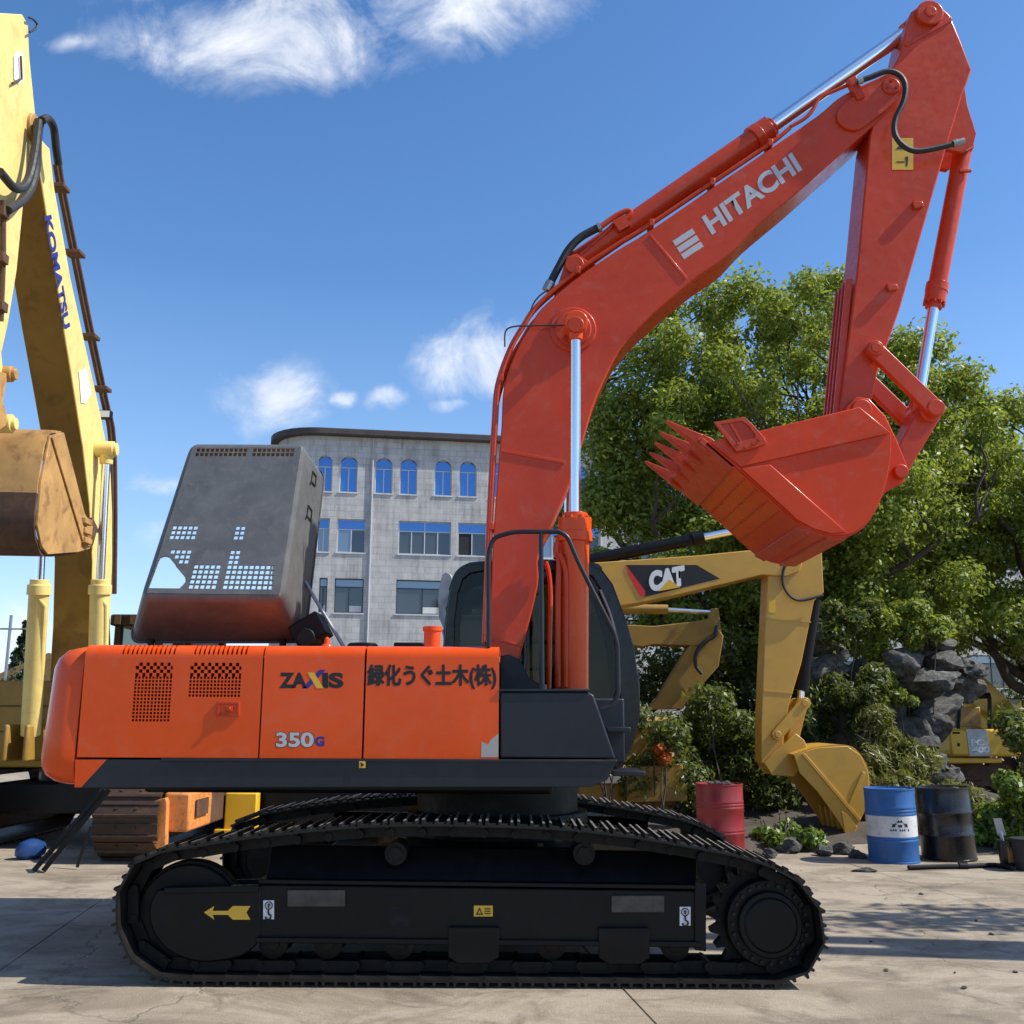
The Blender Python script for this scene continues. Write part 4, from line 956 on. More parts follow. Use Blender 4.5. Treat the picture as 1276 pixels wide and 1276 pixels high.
# cutting lip, wear strips, teeth
lipA, lipB = bp(881, 552), bp(918, 584); dl = (lipA-lipB).normalized(); nl = dl.cross(Vector((0, 1, 0))).normalized()
if nl.z > 0: nl = -nl
gg = G(); gg.obox((lipA+lipB)/2+Vector((0, .75, 0))+dl*.04+nl*.012, dl*.17, (0, .75, 0), nl*.026); gg.build('cutting_edge', 'orange_worn', bucket, bevel=.006)
for k in range(5):
    yk = yk0+.07+k*(1.36/4)
    base = lipA+Vector((0, yk-yk0, 0)); tipv = P(837, 531, yk0)-bp(881, 552); tl = tipv.length; td = (tipv.normalized()+dl*.6).normalized(); tn = td.cross(Vector((0, 1, 0))).normalized()
    gg = G()
    def sec(c, w, h): return [c+Vector((0, -w, 0))-tn*h, c+Vector((0, w, 0))-tn*h, c+Vector((0, w, 0))+tn*h, c+Vector((0, -w, 0))+tn*h]
    secs = [sec(base-td*.20, .05, .035), sec(base-td*.02, .06, .06), sec(base+td*.08, .05, .055)]
    vs = [v for s_ in secs for v in s_]; fs = [(0, 1, 2, 3), tuple(reversed(range(8, 12)))]+[(i*4+k_, i*4+(k_+1) % 4, (i+1)*4+(k_+1) % 4, (i+1)*4+k_) for i in range(2) for k_ in range(4)]
    gg.add(vs, fs); ad = gg.build('tooth_adapter', 'orange_worn', bucket, bevel=.008)
    gg = G(); secs = [sec(base+td*.06, .056, .05), sec(base+td*.16, .046, .036), sec(base+td*(tl+.06), .022, .008)]
    vs = [v for s_ in secs for v in s_]; gg.add(vs, fs); gg.build('tooth', 'orange_worn', ad, bevel=.006)
    gg = G(); e = base+td*.07; gg.cyl(e-Vector((0, .062, 0)), e+Vector((0, .062, 0)), .014, seg=10); gg.build('tooth_pin', 'orange_worn', ad)
heel = [bp(a, b_) for a, b_ in ((1018, 664), (1036, 668), (1053, 667.5))]
for k in range(4):
    f = .16+k*.2; a = bp(918, 584).lerp(bp(992, 650), f); d = (bp(992, 650)-bp(918, 584)).normalized(); nn_ = Vector((d.z, 0, -d.x))
    if nn_.z > 0: nn_ = -nn_
    for i in range(17):
        c = a+nn_*.014+Vector((0, .06+i*.086, 0)); gg = G(); gg.obox(c, d*.008, (0, .028, 0), nn_*.004); gg.build('weld_bead', 'orange_worn', bucket)
for a, b_ in (((996, 653), (1011, 661)), ((1030, 667), (1054, 667.5))):
    p0, p1 = bp(*a), bp(*b_); d = (p1-p0); gg = G(); nn_ = Vector((d.z, 0, -d.x)).normalized()
    if nn_.z > 0: nn_ = -nn_
    gg.obox((p0+p1)/2+nn_*.02+Vector((0, .75, 0)), d*.5, (0, .74, 0), nn_*.014); gg.build('wear_strip', 'orange_worn', bucket, bevel=.004)
for Y in (YC-.28, YC+.22):    # hinge ears
    gg = G(); gg.prism([P(a, b_, YC)+Vector((0, Y-YC, 0)) for a, b_ in ((1040, 540), (1042, 518), (1055, 506), (1070, 508), (1090, 530), (1104, 560), (1116, 590), (1112, 610), (1100, 616), (1085, 625), (1060, 580))], (0, .06, 0)); gg.build('hinge_ear', 'bucket_red', bucket, bevel=.01)
gg = G(); a = P(1060, 522, YC)+Vector((0, -.32, 0)); gg.cyl(a, a+Vector((0, .64, 0)), .085, seg=28); gg.build('bucket_pin', 'orange_worn', bucket, bevel=.008)
gg = G(); a = P(1106, 598, YC)+Vector((0, -.34, 0)); gg.cyl(a, a+Vector((0, .68, 0)), .06, seg=28); gg.build('bucket_pin', 'orange_worn', bucket, bevel=.008)
# ================================================================ pale yellow excavator at the left, facing the yard
KOM = thing('excavator', (-6.2, 15.2, 0), 'pale yellow crawler excavator with rusty bucket, its boom pointing towards the yard', 'excavator')
kd = Vector((.20, -2.2, 0)).normalized(); kn = Vector((-kd.y, kd.x, 0))   # kn points to +X
if kn.x < 0: kn = -kn
kp = Vector((-5.60, 13.7, 0))
def K(px, py, off=0.0): return PP(px, py, kp+kn*off, kn)
def kprism(pts, off, th, n=0):
    q = [K(a, b_) for a, b_ in pts]; q = cr(q, n, True) if n else q
    gg = G(); gg.prism([v+kn*off for v in q], -kn*th); return gg
front = [(48, 170), (49, 204), (65, 310), (81, 416), (93, 490), (104, 560), (112, 628), (116, 700), (114, 780), (110, 850)]
back = [(140, 850), (137, 780), (140, 700), (140, 640), (138, 590), (131, 545), (123, 505), (104, 420), (88, 346), (68, 235), (62, 185)]
kb = kprism(front+back, 0, .50).build('boom', 'pale_yellow', KOM, bevel=.012)
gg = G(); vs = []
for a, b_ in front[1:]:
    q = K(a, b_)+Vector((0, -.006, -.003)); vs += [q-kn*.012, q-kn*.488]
gg.add(vs, [(2*i, 2*i+1, 2*i+3, 2*i+2) for i in range(len(front)-2)]); gg.build('underside_shade', 'shade_yellow', kb, solid=.006, off=0)  # sheet that paints the shade under the boom as a darker yellow
for k in range(2):
    gg = G(); path = cr([K(a+3+k*5, b_, -.08-.07*k) for a, b_ in ((66, 205), (72, 240), (90, 330), (106, 410), (125, 500), (134, 545), (136, 640), (135, 740))], 5); gg.tube(path, .03, 8); gg.build('hydraulic_pipe', 'rust_dark', kb)
for (a, b_) in ((73, 234), (93, 316), (112, 420), (127, 485)):
    c = K(a, b_, -.02); gg = G(); gg.obox(c, kn*.10, (0, .09, 0), (0, 0, .025)); gg.build('pipe_clamp', 'rust_dark', kb, bevel=.006)
a, b_ = K(56, 268, .006), K(79.5, 411, .006); ux = b_-a; uw = (K(69, 263, .006)-K(56, 268, .006))
text_on('lettering', 'KOMATSU', K(55.5, 270, .006), K(80, 411, .006)-K(55.5, 270, .006), K(64, 267.5, .006)-K(55.5, 270, .006), 'blue_decal', kb, .03, heavy=.003)
gg = G(); gg.prism([K(a, b_, .006) for a, b_ in ((98, 463), (108, 458), (114, 490), (106, 503), (101, 502))], kn*.003); gg.build('paint_patch', 'white_decal', kb)
gg = G(); c = K(130, 517, -.05); gg.obox(c, kn*.1, (0, .05, 0), (0, 0, .06)); wl_ = gg.build('work_lamp', 'black_paint', kb, bevel=.01)
gg = G(); gg.obox(c-Vector((0, .052, 0)), kn*.085, (0, .006, 0), (0, 0, .045)); gg.build('lamp_lens', 'white_decal', wl_)
# eye bosses of the boom cylinders, cylinders
def kcyl(px_top, off, x0, x1):
    pass
ctop = K(133, 560, .14); cbot = K(120, 905, .14); head = K(125, 722, .14)
def vcyl(par, p0, p1, ph, rb, rr, mat, nm):
    d = (p1-p0).normalized(); gg = G(); gg.tube([p0, ph-d*.18], rb, 24); b_ = gg.build(nm, mat, par)
    gg = G(); gg.tube([ph-d*.2, ph-d*.07, ph-d*.07, ph], [rb*1.18, rb*1.18, rb*.95, rb*.95], 24); gg.build('cylinder_head', mat, b_, bevel=.006)
    gg = G(); gg.tube([ph-d*.02, p1], rr, 20); gg.build('piston_rod', 'chrome', b_)
    gg = G(); gg.cyl(p1-kn*.14, p1+kn*.10, .11, seg=24); gg.cyl(p1+kn*.1, p1+kn*.14, .085, seg=20); gg.tube([p1-d*.2, p1], [rr*1.5, rr*1.7], 16); gg.build('rod_eye', mat, b_, bevel=.008)
    gg = G(); gg.tube([p0+kn*.11+d*.3-Vector((0, .06, 0)), ph+kn*.11-d*.35-Vector((0, .06, 0)), ph-d*.2-Vector((0, .1, 0))], .028, 8); gg.build('cylinder_pipe', mat, b_)
    return b_
vcyl(KOM, cbot, ctop, head, .125, .055, 'pale_yellow', 'boom_cylinder')
kn2 = -kn*(.50+.28)
vcyl(KOM, P(38, 915, 13.9), ctop+kn2, P(49.5, 722, 13.35), .125, .055, 'pale_yellow', 'boom_cylinder')
# arm (hangs in front of the boom)
AO2 = [(-40, 30), (-10, 16), (28, 18), (35, 30), (37, 72), (44, 141), (38, 185), (32, 226), (21, 338), (10, 405), (2, 440), (4, 462), (6, 470), (-12, 475), (-40, 430), (-60, 250), (-62, 90)]
ka = kprism(AO2, .0, .44).build('arm', 'pale_yellow', KOM, bevel=.012)
gg = G(); gg.prism([K(a, b_, .005) for a, b_ in ((17, 70), (24, 62), (28, 66), (29, 100), (23, 105), (17, 98))], kn*.003); gg.build('paint_patch', 'white_decal', ka)
for off in (.03,):
    gg = G(); gg.tube([K(a, b_, .04) for a, b_ in ((4, 250), (4, 320), (1, 400))], .03, 8); gg.tube([K(a, b_, .03) for a, b_ in ((26, 70), (27, 98), (15, 104))], .012, 6); gg.build('hydraulic_pipe', 'rust_dark', ka)
gg = G(); gg.tube(cr([K(a, b_, .05) for a, b_ in ((36, 22), (41, 24), (46, 30), (44, 36), (37, 40))], 4), .012, 6); gg.build('grease_line', 'rubber', ka)
for (a, b_) in ((4, 322), (3, 382), (5, 265)):
    c = K(a, b_, .06); gg = G(); gg.obox(c, kn*.03, (0, .06, 0), (0, 0, .05)); gg.build('pipe_clamp', 'rust_dark', ka, bevel=.006)
gg = G(); c = K(40, 160)-kn*.46; gg.cyl(c, c+kn*.50, .16, seg=28); gg.build('arm_pin', 'rust_tan', ka, bevel=.01)
for k, pts_ in enumerate(([(50, 150), (47, 175), (46, 205), (40, 232), (28, 250), (10, 262)], [(48, 150), (44, 185), (38, 215), (30, 232), (18, 234), (0, 214)], [(52, 150), (60, 148), (67, 160), (70, 185), (73, 205)])):
    gg = G(); gg.tube(cr([K(a, b_, .10+.03*k) for a, b_ in pts_], 6), .045, 10); gg.build('hydraulic_hose', 'rubber', kb)
# links and bucket
gg = G(); c = K(6, 466)-kn*.5; gg.cyl(c, c+kn*.58, .085, seg=24); gg.cyl(c+kn*.57, c+kn*.62, .06, seg=20); gg.build('link_pin', 'rust_tan', ka, bevel=.008)
gg = G(); c = K(6, 528)-kn*.5; gg.cyl(c, c+kn*.58, .10, seg=24); gg.cyl(c+kn*.57, c+kn*.62, .065, seg=20); gg.build('link_pin', 'pale_yellow', ka, bevel=.008)
gg = G(); gg.prism([K(a, b_, .05) for a, b_ in ((-2, 462), (10, 466), (4, 500), (12, 528), (0, 536), (-8, 520))], -kn*.07); gg.prism([K(a, b_)-kn*.44 for a, b_ in ((-2, 462), (10, 466), (4, 500), (12, 528), (0, 536), (-8, 520))], -kn*.07); gg.build('tipping_link', 'rust_tan', ka, bevel=.008)
BO = .36      # bucket side plane beyond the boom side
bs = [(63, 543), (80, 539), (92, 585), (106, 640), (116, 656), (112, 684), (98, 688), (60, 691), (52, 680), (47, 655), (52, 600)]
bk = G(); q = [K(a, b_, BO) for a, b_ in bs]; bw_ = 1.15
bk.prism(q, -kn*.03)
bkt = bk.build('bucket', 'rust_tan', KOM, bevel=.006)
gg = G(); gg.prism([v-kn*(bw_-.03) for v in q], -kn*.03); gg.build('side_plate', 'rust_tan', bkt, bevel=.006)
outer = [q[i] for i in (1, 0, 10, 9, 8, 7, 6)]
gg = G(); sm = cr(outer, 4); vs = []
for v in sm: vs += [v-kn*.031, v-kn*(bw_-.031)]
ns_ = 9
gg.add(vs[:2*ns_+2], [(2*i, 2*i+1, 2*i+3, 2*i+2) for i in range(ns_)]); gg.build('bucket_shell', 'rust_tan', bkt, solid=.03, off=0, angle=40)
vs = vs[2*ns_:]; gg = G(); gg.add(vs, [(2*i, 2*i+1, 2*i+3, 2*i+2) for i in range(len(vs)//2-1)]); gg.build('wear_plate', 'rust_dark', bkt, solid=.045, off=0, angle=40, label='darker brown lower plate of the bucket')  # lower part of the bucket shell, darker brown than the part above
gg = G(); gg.prism([K(a, b_, BO+.002) for a, b_ in ((63, 545), (68, 543), (102, 655), (112, 680), (104, 682))], kn*.02); gg.build('edge_plate', 'rust_tan', bkt, bevel=.006)
for k in range(4):
    gg = G(); c = K(110, 662, BO-.06-k*.3); gg.obox(c, kn*.06, (0, .09, -.05), (0, .05, .12)); gg.obox(c+Vector((0, .12, .05)), kn*.03, (0, .12, 0), (0, 0, .03)); gg.build('tooth', 'rust_dark', bkt, bevel=.012)
for k in range(3):
    gg = G(); c = K(108, 650+k*12, BO+.03); gg.obox(c, kn*.03, (0, .10, 0), (0, .0, .035)); gg.build('side_cutter', 'rust_tan', bkt, bevel=.008)
# upper body
gg = G(); gg.box(-8.2, -5.15, 14.6, 18.4, 1.30, 2.1); kh = gg.build('upper_body', 'old_yellow', KOM, bevel=.05, seg=3)
gg = G(); gg.box(-8.1, -5.7, 14.2, 14.62, 1.22, 2.2); gg.build('front_frame', 'old_yellow', kh, bevel=.03)
for z in (1.52, 1.86):
    gg = G(); gg.box(-8.1, -5.71, 14.185, 14.2, z-.008, z+.008); gg.build('panel_seam', 'rust_dark', kh)
for x in (-6.52, -6.25):
    gg = G(); gg.box(x-.035, x+.035, 13.65, 14.2, 1.15, 1.62); gg.build('cylinder_lug', 'old_yellow', kh, bevel=.03)
gg = G(); gg.box(-8.4, -6.5, 14.9, 17.9, 1.02, 1.22); gg.build('toe_board', 'bright_yellow', kh, bevel=.02)
gg = G(); gg.box(-5.95, -5.0, 14.8, 17.5, 1.0, 1.3); gg.build('lower_frame', 'rust_dark', kh, bevel=.02)
gg = G(); gg.cyl((-7.9, 15.2, 2.1), (-7.9, 15.2, 2.38), .09, seg=20); gg.build('breather', 'bright_yellow', kh)
# cab
kx0, kx1, ky0, ky1 = -5.55, -4.55, 14.7, 16.4
gg = G(); gg.box(kx0+.051, kx1-.051, ky0+.03, ky1-.051, 1.3, 1.74); kc = gg.build('cab', 'black_paint', KOM, bevel=.012)
for (x, y) in ((kx0, ky0), (kx1, ky0), (kx0, ky1), (kx1, ky1)): gg = G(); gg.box(x-.05, x+.05, y-.05, y+.05, 1.3, 3.0); gg.build('cab_pillar', 'black_paint', kc, bevel=.012)
gg = G(); gg.box(kx0-.1, kx1+.1, ky0-.12, ky1+.1, 2.98, 3.14); gg.build('cab_roof', 'black_paint', kc, bevel=.03)
gg = G(); gg.box(kx0+.05, kx1-.05, ky0-.02, ky0-.01, 1.75, 2.98); gg.build('windscreen', 'glass', kc)
gg = G(); gg.box(kx1-.01, kx1+.0, ky0+.05, ky1-.05, 1.75, 2.98); gg.build('side_window', 'glass', kc)
for k in range(5):
    gg = G(); gg.box(kx0-.02+k*.22, kx0+.06+k*.22, ky0-.16, ky0-.1, 3.0, 3.12); gg.build('roof_lamp', 'rust_dark', kc)
gg = G(); gg.tube([(kx1-.2, ky0-.05, 2.3), (kx1-.05, ky0-.25, 2.35), (kx1-.05, ky0-.28, 2.6)], .015, 6); gg.obox((kx1-.05, ky0-.30, 2.62), (.08, 0, 0), (0, .02, 0), (0, 0, .13)); gg.build('mirror', 'black_paint', kc, bevel=.01)
# under carriage: two tracks seen end on
def endon_track(xc, y0, y1, w, par, hgt=.92, n=42):
    r = hgt/2; L = (y1-y0-2*r); per = 2*L+2*math.pi*r; pt_ = per/n; first = None
    gg = G(); gg.box(xc-.16, xc+.16, y0+.12, y1-.12, .16, hgt-.16); cyc = []
    fr = gg.build('track_frame', 'rust_dark', par, bevel=.05)
    for k in range(n):
        s = k*pt_
        if s < L: c, a = (y1-r-s, hgt), math.pi
        elif s < L+math.pi*r: a = (s-L)/r; c = (y0+r-r*math.sin(a), r+r*math.cos(a)); a = math.pi+a
        elif s < 2*L+math.pi*r: c = (y0+r+(s-L-math.pi*r), 0); a = 0
        else: a = (s-2*L-math.pi*r)/r; c = (y1-r+r*math.sin(a), r-r*math.cos(a))
        d = Vector((0, math.cos(a), math.sin(a))); nn_ = Vector((0, math.sin(a), -math.cos(a)))
        if first is None:
            q = G(); h = pt_/2; q.prism([(-w/2, -h-.01, -.01), (-w/2, -h, .035), (-w/2, -h+.025, .035), (-w/2, -h+.035, .008), (-w/2, -.01, .008), (-w/2, -.008, .026), (-w/2, .008, .026), (-w/2, .01, .008), (-w/2, h, .008), (-w/2, h, -.01)], (w, 0, 0))
            for xx in (-.12, .12): q.cyl((xx, .05, .0), (xx, .05, .022), .018, seg=6)
            ob = q.build('track_shoe', 'brown_steel', fr); first = ob.data
        else: ob = link('track_shoe', first, fr)
        mt = Matrix((d.cross(nn_), d, nn_)).transposed().to_4x4(); mt.translation = Vector((xc, c[0], c[1]+.036*(1 if c[1] < .01 else 1)))
        ob.matrix_basis = mt
    return fr
KX = -4.62
f1 = endon_track(KX, 12.9, 17.2, .78, KOM); f2 = endon_track(KX-2.7, 12.9, 17.2, .78, KOM)
gg = G(); gg.prism([P(a, b_, 12.95) for a, b_ in ((191, 998), (206, 994), (208, 1000), (206, 1053), (197, 1061), (190, 1050))], (0, .12, 0)); gg.build('frame_end_plate', 'track_orange', f1, bevel=.01)
gg = G(); gg.box(KX+.40, KX+.72, 13.05, 14.0, .36, .82); gg.build('frame_box', 'track_orange', f1, bevel=.03); gg = G(); gg.box(KX+.36, KX+.66, 14.0, 16.8, .34, .78); gg.build('frame_beam', 'rust_dark', f1, bevel=.03)
gg = G(); gg.box(KX+.73, KX+.75, 13.25, 13.75, .52, .72); gg.build('inspection_cover', 'rust_dark', f1)
gg = G(); gg.box(-6.9, -5.1, 14.3, 15.9, .45, .85); gg.cyl((-6.0, 15.3, .8), (-6.0, 15.3, 1.25), .7, seg=40); gg.build('carbody', 'black_paint', KOM, bevel=.03)
# leaning steel bars, blue tarp bundle by its track
for (a, b_, w, lb) in ((42, 130, 0, 'outer of two long dark steel bars leaning towards the rusty track, farther from it'), (54, 136, .03, 'inner of two long dark steel bars leaning towards the rusty track, closer to it')):
    gg = G(); p0 = PZ(a, 1085, .02); p1 = P(b_, 984, p0.y+.15); gg.tube([p0, p1], .032, 6); gg.build('steel_bar', 'black_steel', label=lb, cat='bar', group='steel bars leaning on the rusty track')
gg = G(); p0 = PZ(96, 1081, .02); p1 = P(113, 1030, p0.y+.1); gg.tube([p0, p1], .018, 6); gg.build('prop_rod', 'black_steel', label='short thin rod propped up beside the leaning steel bars', cat='rod')
c = PZ(37, 1070, .0); gg = G(); gg.lathe([(.10, 0), (.16, .05), (.17, .12), (.14, .19), (.06, .23), (.02, .24)], c, 20)
gg.v = [(x+.02*math.sin(9*z+7*y), y+.02*math.cos(11*x), z) for x, y, z in gg.v]; gg.build('plastic_bundle', 'plastic_blue', label='crumpled blue plastic bundle on the concrete in the shade of the pale yellow excavator', cat='bundle')
# ================================================================ golden yellow excavator behind the orange one
CY = 16.4
CAT = thing('excavator', (-.6, CY+.3, 0), 'golden yellow excavator with black side decal, its bucket resting by the drums', 'excavator')
def cp(a, b_, o=0.0): q = P(a, b_, CY-.28); return q+Vector((0, o, 0))
def cpr(name, pts, mat, par, th=.56, o=0.0, bevel=.012, n=0):
    q = [cp(a, b_, o) for a, b_ in pts]; q = cr(q, n, True) if n else q
    gg = G(); gg.prism(q, (0, th, 0)); return gg.build(name, mat, par, bevel=bevel)
cbm = cpr('boom', [(640, 862), (642, 800), (650, 755), (672, 722), (705, 706), (740, 701), (800, 697), (870, 692), (930, 686), (960, 686), (985, 692), (1000, 702), (996, 712), (980, 718), (950, 716), (900, 728), (840, 742), (792, 752), (750, 758), (722, 775), (700, 815), (672, 862)], 'cat_yellow', CAT)
cpr('side_decal', [(780, 704), (868, 704), (897, 721), (803, 744)], 'black_decal', cbm, .004, -.004, 0)
cpr('side_decal', [(780, 704), (804, 737), (803, 744), (797, 742), (783, 716)], 'red_decal', cbm, .003, -.008, 0)
a = cp(810, 737, -.012); text_on('lettering', 'CAT', a, cp(853, 729, -.012)-a, cp(809, 713, -.012)-a, 'white_decal', cbm, .04, heavy=.012)
cpr('letter_triangle', [(820, 737), (847, 732), (834, 722)], 'yellow_decal', cbm, .003, -.018, 0)
gg = G(); gg.tube([cp(735, 695, .28), cp(876, 667, .28)], .10, 20); ccy = gg.build('arm_cylinder', 'black_paint', CAT); gg = G(); gg.cyl(cp(866, 669, .28), cp(880, 666, .28), .125, seg=20); gg.build('cylinder_head', 'black_paint', ccy); gg = G(); gg.tube([cp(878, 666, .28), cp(1010, 640, .28)], .06, 16); gg.build('piston_rod', 'chrome', ccy)
cst = cpr('arm', [(958, 716), (975, 698), (982, 688), (1005, 660), (1015, 640), (1024, 648), (1026, 700), (1028, 738), (1016, 748), (1000, 826), (984, 880), (978, 920), (974, 956), (962, 962), (950, 950), (950, 900), (954, 800)], 'cat_yellow', CAT, .44, .06)
cpr('warning_decal', [(959, 747), (967.5, 747), (967.5, 763), (959, 763)], 'yellow_decal', cst, .003, .056, 0)
cpr('weld_seam', [(957, 770), (1012, 774), (1012, 775.5), (957, 771.5)], 'cat_yellow', cst, .01, .052, 0); cpr('weld_seam', [(953, 860), (989, 863), (989, 864.5), (953, 861.5)], 'cat_yellow', cst, .01, .052, 0)
gg = G(); gg.tube(cr([cp(a, b_, .0) for a, b_ in ((981, 700), (976, 712), (976, 728), (984, 742), (998, 748), (1026, 742))], 6), .022, 8); gg.build('hydraulic_hose', 'rubber', cst)
gg = G(); gg.tube([cp(1022, 745, .28), cp(1006, 846, .28)], .10, 18); b1 = gg.build('bucket_cylinder', 'black_paint', CAT); gg = G(); gg.cyl(cp(1007, 838, .28), cp(1004, 860, .28), .12, seg=18); gg.build('cylinder_head', 'black_paint', b1); gg = G(); gg.tube([cp(1005, 855, .28), cp(1004, 876, .28)], .055, 14); gg.build('piston_rod', 'chrome', b1)
def cbar(name, p0, p1, r, th, o, par):
    a, b_ = cp(*p0, o), cp(*p1, o); d = (b_-a).normalized(); s = d.cross(Vector((0, 1, 0))).normalized(); out = []
    for k in range(9): w = math.pi*k/8; out.append(a-d*math.sin(w)*r+s*math.cos(w)*r)
    for k in range(9): w = math.pi*k/8; out.append(b_+d*math.sin(w)*r-s*math.cos(w)*r)
    gg = G(); gg.prism(out, (0, th, 0)); gg.cyl(a-Vector((0, .02, 0)), a+Vector((0, th+.02, 0)), r*.55, seg=18); gg.cyl(b_-Vector((0, .02, 0)), b_+Vector((0, th+.02, 0)), r*.6, seg=18); return gg.build(name, 'cat_yellow', par, bevel=.006)
for o in (-.02, .54): cbar('tipping_link', (969, 915), (1003, 876), .085, .06, o, CAT)
cbar('bucket_link', (1003, 876), (992, 922), .085, .26, .15, CAT)
BK2 = [(983, 940), (1012, 931), (1048, 929), (1064, 940), (1074, 962), (1074, 990), (1068, 1010), (1060, 1026), (1052, 1046), (1038, 1022), (1012, 985), (990, 962)]
cbk = cpr('bucket', BK2, 'cat_yellow', CAT, .03, -.30, .006)
cpr('side_plate', BK2, 'cat_yellow', cbk, .03, .84, .006)
gg = G(); sh = cr([cp(a, b_, -.27) for a, b_ in BK2[:9]], 4); vs = []
for v in sh: vs += [v, v+Vector((0, 1.11, 0))]
gg.add(vs, [(2*i, 2*i+1, 2*i+3, 2*i+2) for i in range(len(sh)-1)]); gg.build('bucket_shell', 'cat_yellow', cbk, solid=.03, off=0, angle=40)
cpr('edge_rib', [(992, 939), (996, 938), (1064, 1018), (1062, 1022)], 'cat_yellow', cbk, .03, -.325, .004); cpr('edge_rib', [(1066, 960), (1070, 962), (1052, 1004), (1049, 1000)], 'cat_yellow', cbk, .02, -.32, .004)
for k in range(5):
    o = -.3+k*.27; cpr('tooth', [(1040, 1008), (1048, 1012), (1060, 1028), (1052, 1046), (1044, 1034)], 'cat_yellow', cbk, .07, o-.02, .01)
for o in (-.0, .5): cpr('hinge_ear', [(952, 950), (964, 938), (980, 925), (992, 914), (1002, 922), (1010, 940), (990, 968), (962, 966)], 'cat_yellow', cbk, .06, o, .01)
# body behind the orange machine
gg = G(); x0, x1 = cp(330, 880).x, cp(700, 880).x; gg.box(x0, x1, CY-1.3, CY+1.4, 1.3, 2.05); ch_ = gg.build('upper_body', 'cat_yellow', CAT, bevel=.06, seg=3)
xc0 = cp(690, 800).x; gg = G()
for (x, y) in ((xc0-.9, CY+.5), (xc0+.5, CY+.5), (xc0-.9, CY+1.4), (xc0+.5, CY+1.4)): gg.box(x-.06, x+.06, y-.06, y+.06, 1.05, 2.9)
gg.box(xc0-1., xc0+.56, CY+.42, CY+1.46, 2.88, 3.0); cc_ = gg.build('cab', 'black_paint', CAT, bevel=.02)
gg = G(); gg.box(xc0-.9, xc0+.5, CY+.51, CY+.52, 1.2, 2.9); gg.build('side_window', 'glass', cc_)
gg = G(); y = CY-.75
gg.tube(roundpath([Vector((cp(640, 860).x, y, 2.05)), Vector((cp(640, 800).x, y, 2.85)), Vector((cp(700, 800).x, y, 2.85)), Vector((cp(705, 860).x, y, 2.05))], .1), .025, 8); gg.tube([(cp(640, 830).x, y, 2.45), (cp(702, 830).x, y, 2.45)], .02, 8); gg.build('handrail', 'black_paint', ch_)
def long_track(x0, x1, yc, w, par, hgt=.9, n=40, mat='shoe_steel', fmat='black_paint'):
    r = hgt/2; L = x1-x0-2*r; per = 2*L+2*math.pi*r; pt_ = per/n; first = None
    gg = G(); gg.box(x0+.5, x1-.5, yc-.15, yc+.15, .22, hgt-.2); gg.cyl((x0+r, yc-.12, r), (x0+r, yc+.12, r), r-.08, seg=28); gg.cyl((x1-r, yc-.12, r), (x1-r, yc+.12, r), r-.08, seg=28)
    fr = gg.build('track_frame', fmat, par, bevel=.03)
    for k in range(n):
        s = k*pt_
        if s < L: c, a = (x1-r-s, hgt), math.pi
        elif s < L+math.pi*r: a = (s-L)/r; c = (x0+r-r*math.sin(a), r+r*math.cos(a)); a = math.pi+a
        elif s < 2*L+math.pi*r: c = (x0+r+(s-L-math.pi*r), 0); a = 0
        else: a = (s-2*L-math.pi*r)/r; c = (x1-r+r*math.sin(a), r-r*math.cos(a))
        d = Vector((math.cos(a), 0, math.sin(a))); nn_ = Vector((math.sin(a), 0, -math.cos(a)))
        if first is None:
            q = G(); h = pt_/2; q.prism([(-h-.01, -w/2, -.01), (-h, -w/2, .03), (-h+.02, -w/2, .03), (-h+.03, -w/2, .008), (-.01, -w/2, .008), (-.008, -w/2, .024), (.008, -w/2, .024), (.01, -w/2, .008), (h, -w/2, .008), (h, -w/2, -.01)], (0, w, 0))
            ob = q.build('track_shoe', mat, fr); first = ob.data
        else: ob = link('track_shoe', first, fr)
        mt = Matrix((d, nn_.cross(d), nn_)).transposed().to_4x4(); mt.translation = Vector((c[0], yc, c[1]+.032)); ob.matrix_basis = mt
    return fr
xa, xb = cp(290, 1000).x, cp(640, 1000).x
long_track(xa, xb, CY-1.1, .6, CAT); long_track(xa, xb, CY+1.1, .6, CAT)
gg = G(); gg.box(xa+1.2, xb-1.2, CY-.9, CY+.9, .4, .8); gg.cyl(((xa+xb)/2, CY, .75), ((xa+xb)/2, CY, 1.06),     .65, seg=36); gg.build('carbody', 'black_paint', CAT, bevel=.03)
gg = G(); q = P(303, 998, CY-1.5); gg.box(q.x-.22, q.x+.22, CY-1.62, CY-1.42, .18, .70); gg.box(q.x-.34, q.x+.26, CY-1.68, CY-1.42, .04, .22); gg.build('toolbox_step', 'bright_yellow', CAT, bevel=.02)
# ================================================================ shaded old excavator arm among the bushes
OY = 19.0
OLD = thing('excavator', (1.9, OY, 0), 'old dull yellow excavator with folded arm half hidden in the bushes', 'excavator')
def op(a, b_, o=0.0): return P(a, b_, OY)+Vector((0, o, 0))
def opr(name, pts, par, th, o=0., mat='old_yellow'):
    gg = G(); gg.prism([op(a, b_, o) for a, b_ in pts], (0, th, 0)); return gg.build(name, mat, par, bevel=.015)
ob_ = opr('boom', [(760, 800), (800, 806), (815, 803), (880, 805), (896, 785), (890, 770), (860, 775), (815, 780), (770, 778)], OLD, .45)
oa = opr('arm', [(858, 806), (892, 780), (902, 792), (896, 830), (868, 862), (850, 884), (806, 884), (820, 870)], OLD, .40, .02)
gg = G(); gg.tube(cr([op(a, b_, -.05) for a, b_ in ((893, 780), (890, 792), (878, 800), (868, 812), (866, 828), (874, 840))], 5), .035, 8); gg.build('hydraulic_hose', 'rubber', oa)
